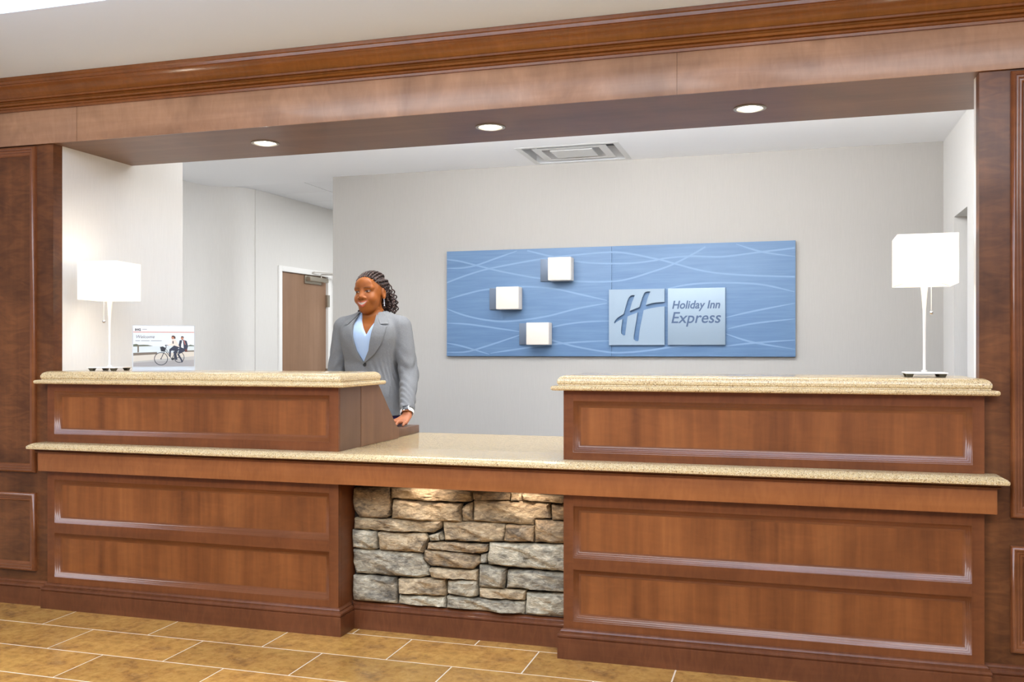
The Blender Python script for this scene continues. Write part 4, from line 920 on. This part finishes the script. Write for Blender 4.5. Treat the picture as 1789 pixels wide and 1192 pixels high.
# ---- hair: braided rows over the skull, twists falling behind the shoulder
hm, hb = base_mat('hair', (38, 28, 25), .5, 0, 0, .3); t_ = NT(hm); t_.link(ramp(t_, noise(t_, mapped(t_, (1, 1, 1)), 130, 2), [(.4, (26, 20, 19)), (.66, (86, 62, 52))]), hb.inputs['Base Color'])
def hcap():
    f0, bb = ell((0, .022, .034), (.0765, .0935, .0775))
    def f(x, y, z): return np.maximum(f0(x, y, z), (np.interp(y, [-.10, -.072, -.04, -.012, .012, .03, .075], [.088, .072, .050, .030, .018, -.02, -.075]) + 0 * x) - z)
    return f, bb
V, Q = sdf_mesh([(1, inhead(hcap()), 0)], axis([(-.1, .1, .003)]), axis([(-.12, .13, .003)]), axis([(1.38, 1.60, .003)])); hair, _ = np_obj('hair', V, Q, hm, per, None, 1)
bm = bmesh.new(); rh = random.Random(5)
def wp(q): p = unhead(q) + PO; return tuple(p)
hl = [(x, y, z) for x, y, z in ((-.071, .012, .022), (-.070, -.012, .036), (-.064, -.032, .050), (-.054, -.048, .062), (-.042, -.060, .072), (-.028, -.067, .079), (-.014, -.071, .083), (0, -.072, .084), (.014, -.071, .083), (.028, -.067, .079), (.042, -.060, .072), (.054, -.048, .062), (.064, -.032, .050), (.070, -.012, .036), (.071, .012, .022), (.068, .035, -.01), (-.068, .035, -.01))]
C0 = Vector((0, .022, .034)); RR = Vector((.078, .095, .079))
for i, h0 in enumerate(hl):
    d0 = Vector(((h0[0] - C0.x) / RR.x, (h0[1] - C0.y) / RR.y, (h0[2] - C0.z) / RR.z)).normalized(); d1 = Vector((h0[0] * 2.2, .93, .20 + .3 * (h0[2] > .06))).normalized()
    for ph in (0, math.pi):                                 # two strands twisted round each other
        pts = []
        for k in range(30):
            d = d0.slerp(d1, k / 29); p = Vector((C0.x + d.x * RR.x, C0.y + d.y * RR.y, C0.z + d.z * RR.z)); tg = (d1 - d0 * d.dot(d1)).normalized(); sd = d.cross(tg).normalized()
            a = k * .95 + ph + i; p += sd * .0034 * math.cos(a) + d * (.003 + .003 * math.sin(a)); pts.append(wp(p))
        tube(bm, pts, .0042, 6)
o = obj('braids', bm, hm, hair, 180); o['kind'] = 'stuff'
bm = bmesh.new()
for i in range(105):
    f = rh.random(); a = rh.uniform(-.5, 1)
    S = Vector(unhead((rh.uniform(-.05, .06), .075 + rh.uniform(0, .035), rh.uniform(-.02, .07))))
    Ez = 1.368 + .07 * rh.random() ** 1.8; Ex = rh.uniform(-.05, .112); E = Vector((Ex, .078 + rh.uniform(-.025, .03), Ez))
    if Ex > .09: E.z = max(E.z, 1.365)
    Cc = (S + E) / 2 + Vector((.016 + rh.uniform(-.012, .012), .022, .012)); pts = []; ph = rh.random() * 6; cr_ = rh.uniform(.0035, .0065)
    for k in range(34):
        t = k / 33; p = S * (1 - t) ** 2 + Cc * 2 * t * (1 - t) + E * t * t
        p += Vector((math.cos(k * 1.05 + ph), math.sin(k * 1.05 + ph), .3 * math.sin(k * .8)) ) * cr_ * min(1, t * 2.5); pts.append(tuple(p + Vector(PO)))
    tube(bm, pts, .0037, 6)
for i in range(5):
    S = Vector(unhead((-.078, .04, -.035))) + Vector((rh.uniform(-.008, .008), 0, 0)); pts = []
    for k in range(22): pts.append(tuple(S + Vector((.007 * math.cos(k * .9 + i * 1.3) - .014 * k / 21, -.01 * k / 21 + .005 * math.sin(k * .9 + i), -.062 * k / 21 - .006 * i)) + Vector(PO)))
    tube(bm, pts, .0028, 6)
o = obj('twists', bm, hm, hair, 180); o['kind'] = 'stuff'
# ---- earring and watch
bm = bmesh.new()
for k, (z, r) in enumerate(((-.040, .004), (-.049, .0055), (-.060, .0065), (-.072, .0055))):
    bmesh.ops.create_uvsphere(bm, u_segments=10, v_segments=6, radius=r * .62, matrix=Matrix.Translation(wp((.0765, .006, z))) @ Matrix.Scale(1.5, 4, (0, 0, 1)))
obj('earring', bm, base_mat('earring_stone', (170, 172, 180), .2, .5)[0], per)['kind'] = 'stuff'
wc = Vector((.2875, -.187, .857)); f_ = Vector(fd).normalized(); nn_ = Vector((0.05, -.70, .72)); nn_ = (nn_ - f_ * nn_.dot(f_)).normalized(); s_ = f_.cross(nn_)
bm = bmesh.new(); L = []
for k in range(29):
    a = 2 * math.pi * k / 28; dv = nn_ * (.0275 * math.cos(a)) + s_ * (.0325 * math.sin(a)); rd = dv.normalized()
    L.append([tuple(Vector(PO) + wc + dv + f_ * u + rd * w) for u, w in ((-.009, 0), (.009, 0), (.009, .003), (-.009, .003))])
loft(bm, L, cap=False); watch = obj('watch', bm, base_mat('watch_strap', (236, 232, 226), .5)[0], per, 50)
bm = bmesh.new(); box(bm, -.0185, .0185, -.0155, .0155, -.003, .0065, bev=.003); bmesh.ops.transform(bm, matrix=Matrix.Translation(Vector(PO) + wc + nn_ * .030) @ Matrix((s_, f_, nn_)).transposed().to_4x4(), verts=bm.verts[:]); obj('watch_case', bm, M['chrome'], watch)
bm = bmesh.new(); box(bm, -.0155, .0155, -.0125, .0125, .0066, .0076, bev=.0004); bmesh.ops.transform(bm, matrix=Matrix.Translation(Vector(PO) + wc + nn_ * .030) @ Matrix((s_, f_, nn_)).transposed().to_4x4(), verts=bm.verts[:]); obj('watch_face', bm, base_mat('watch_glass', (34, 36, 40), .15)[0], watch)
for o in bpy.data.objects:
    if '_w' in o: del o['_w']
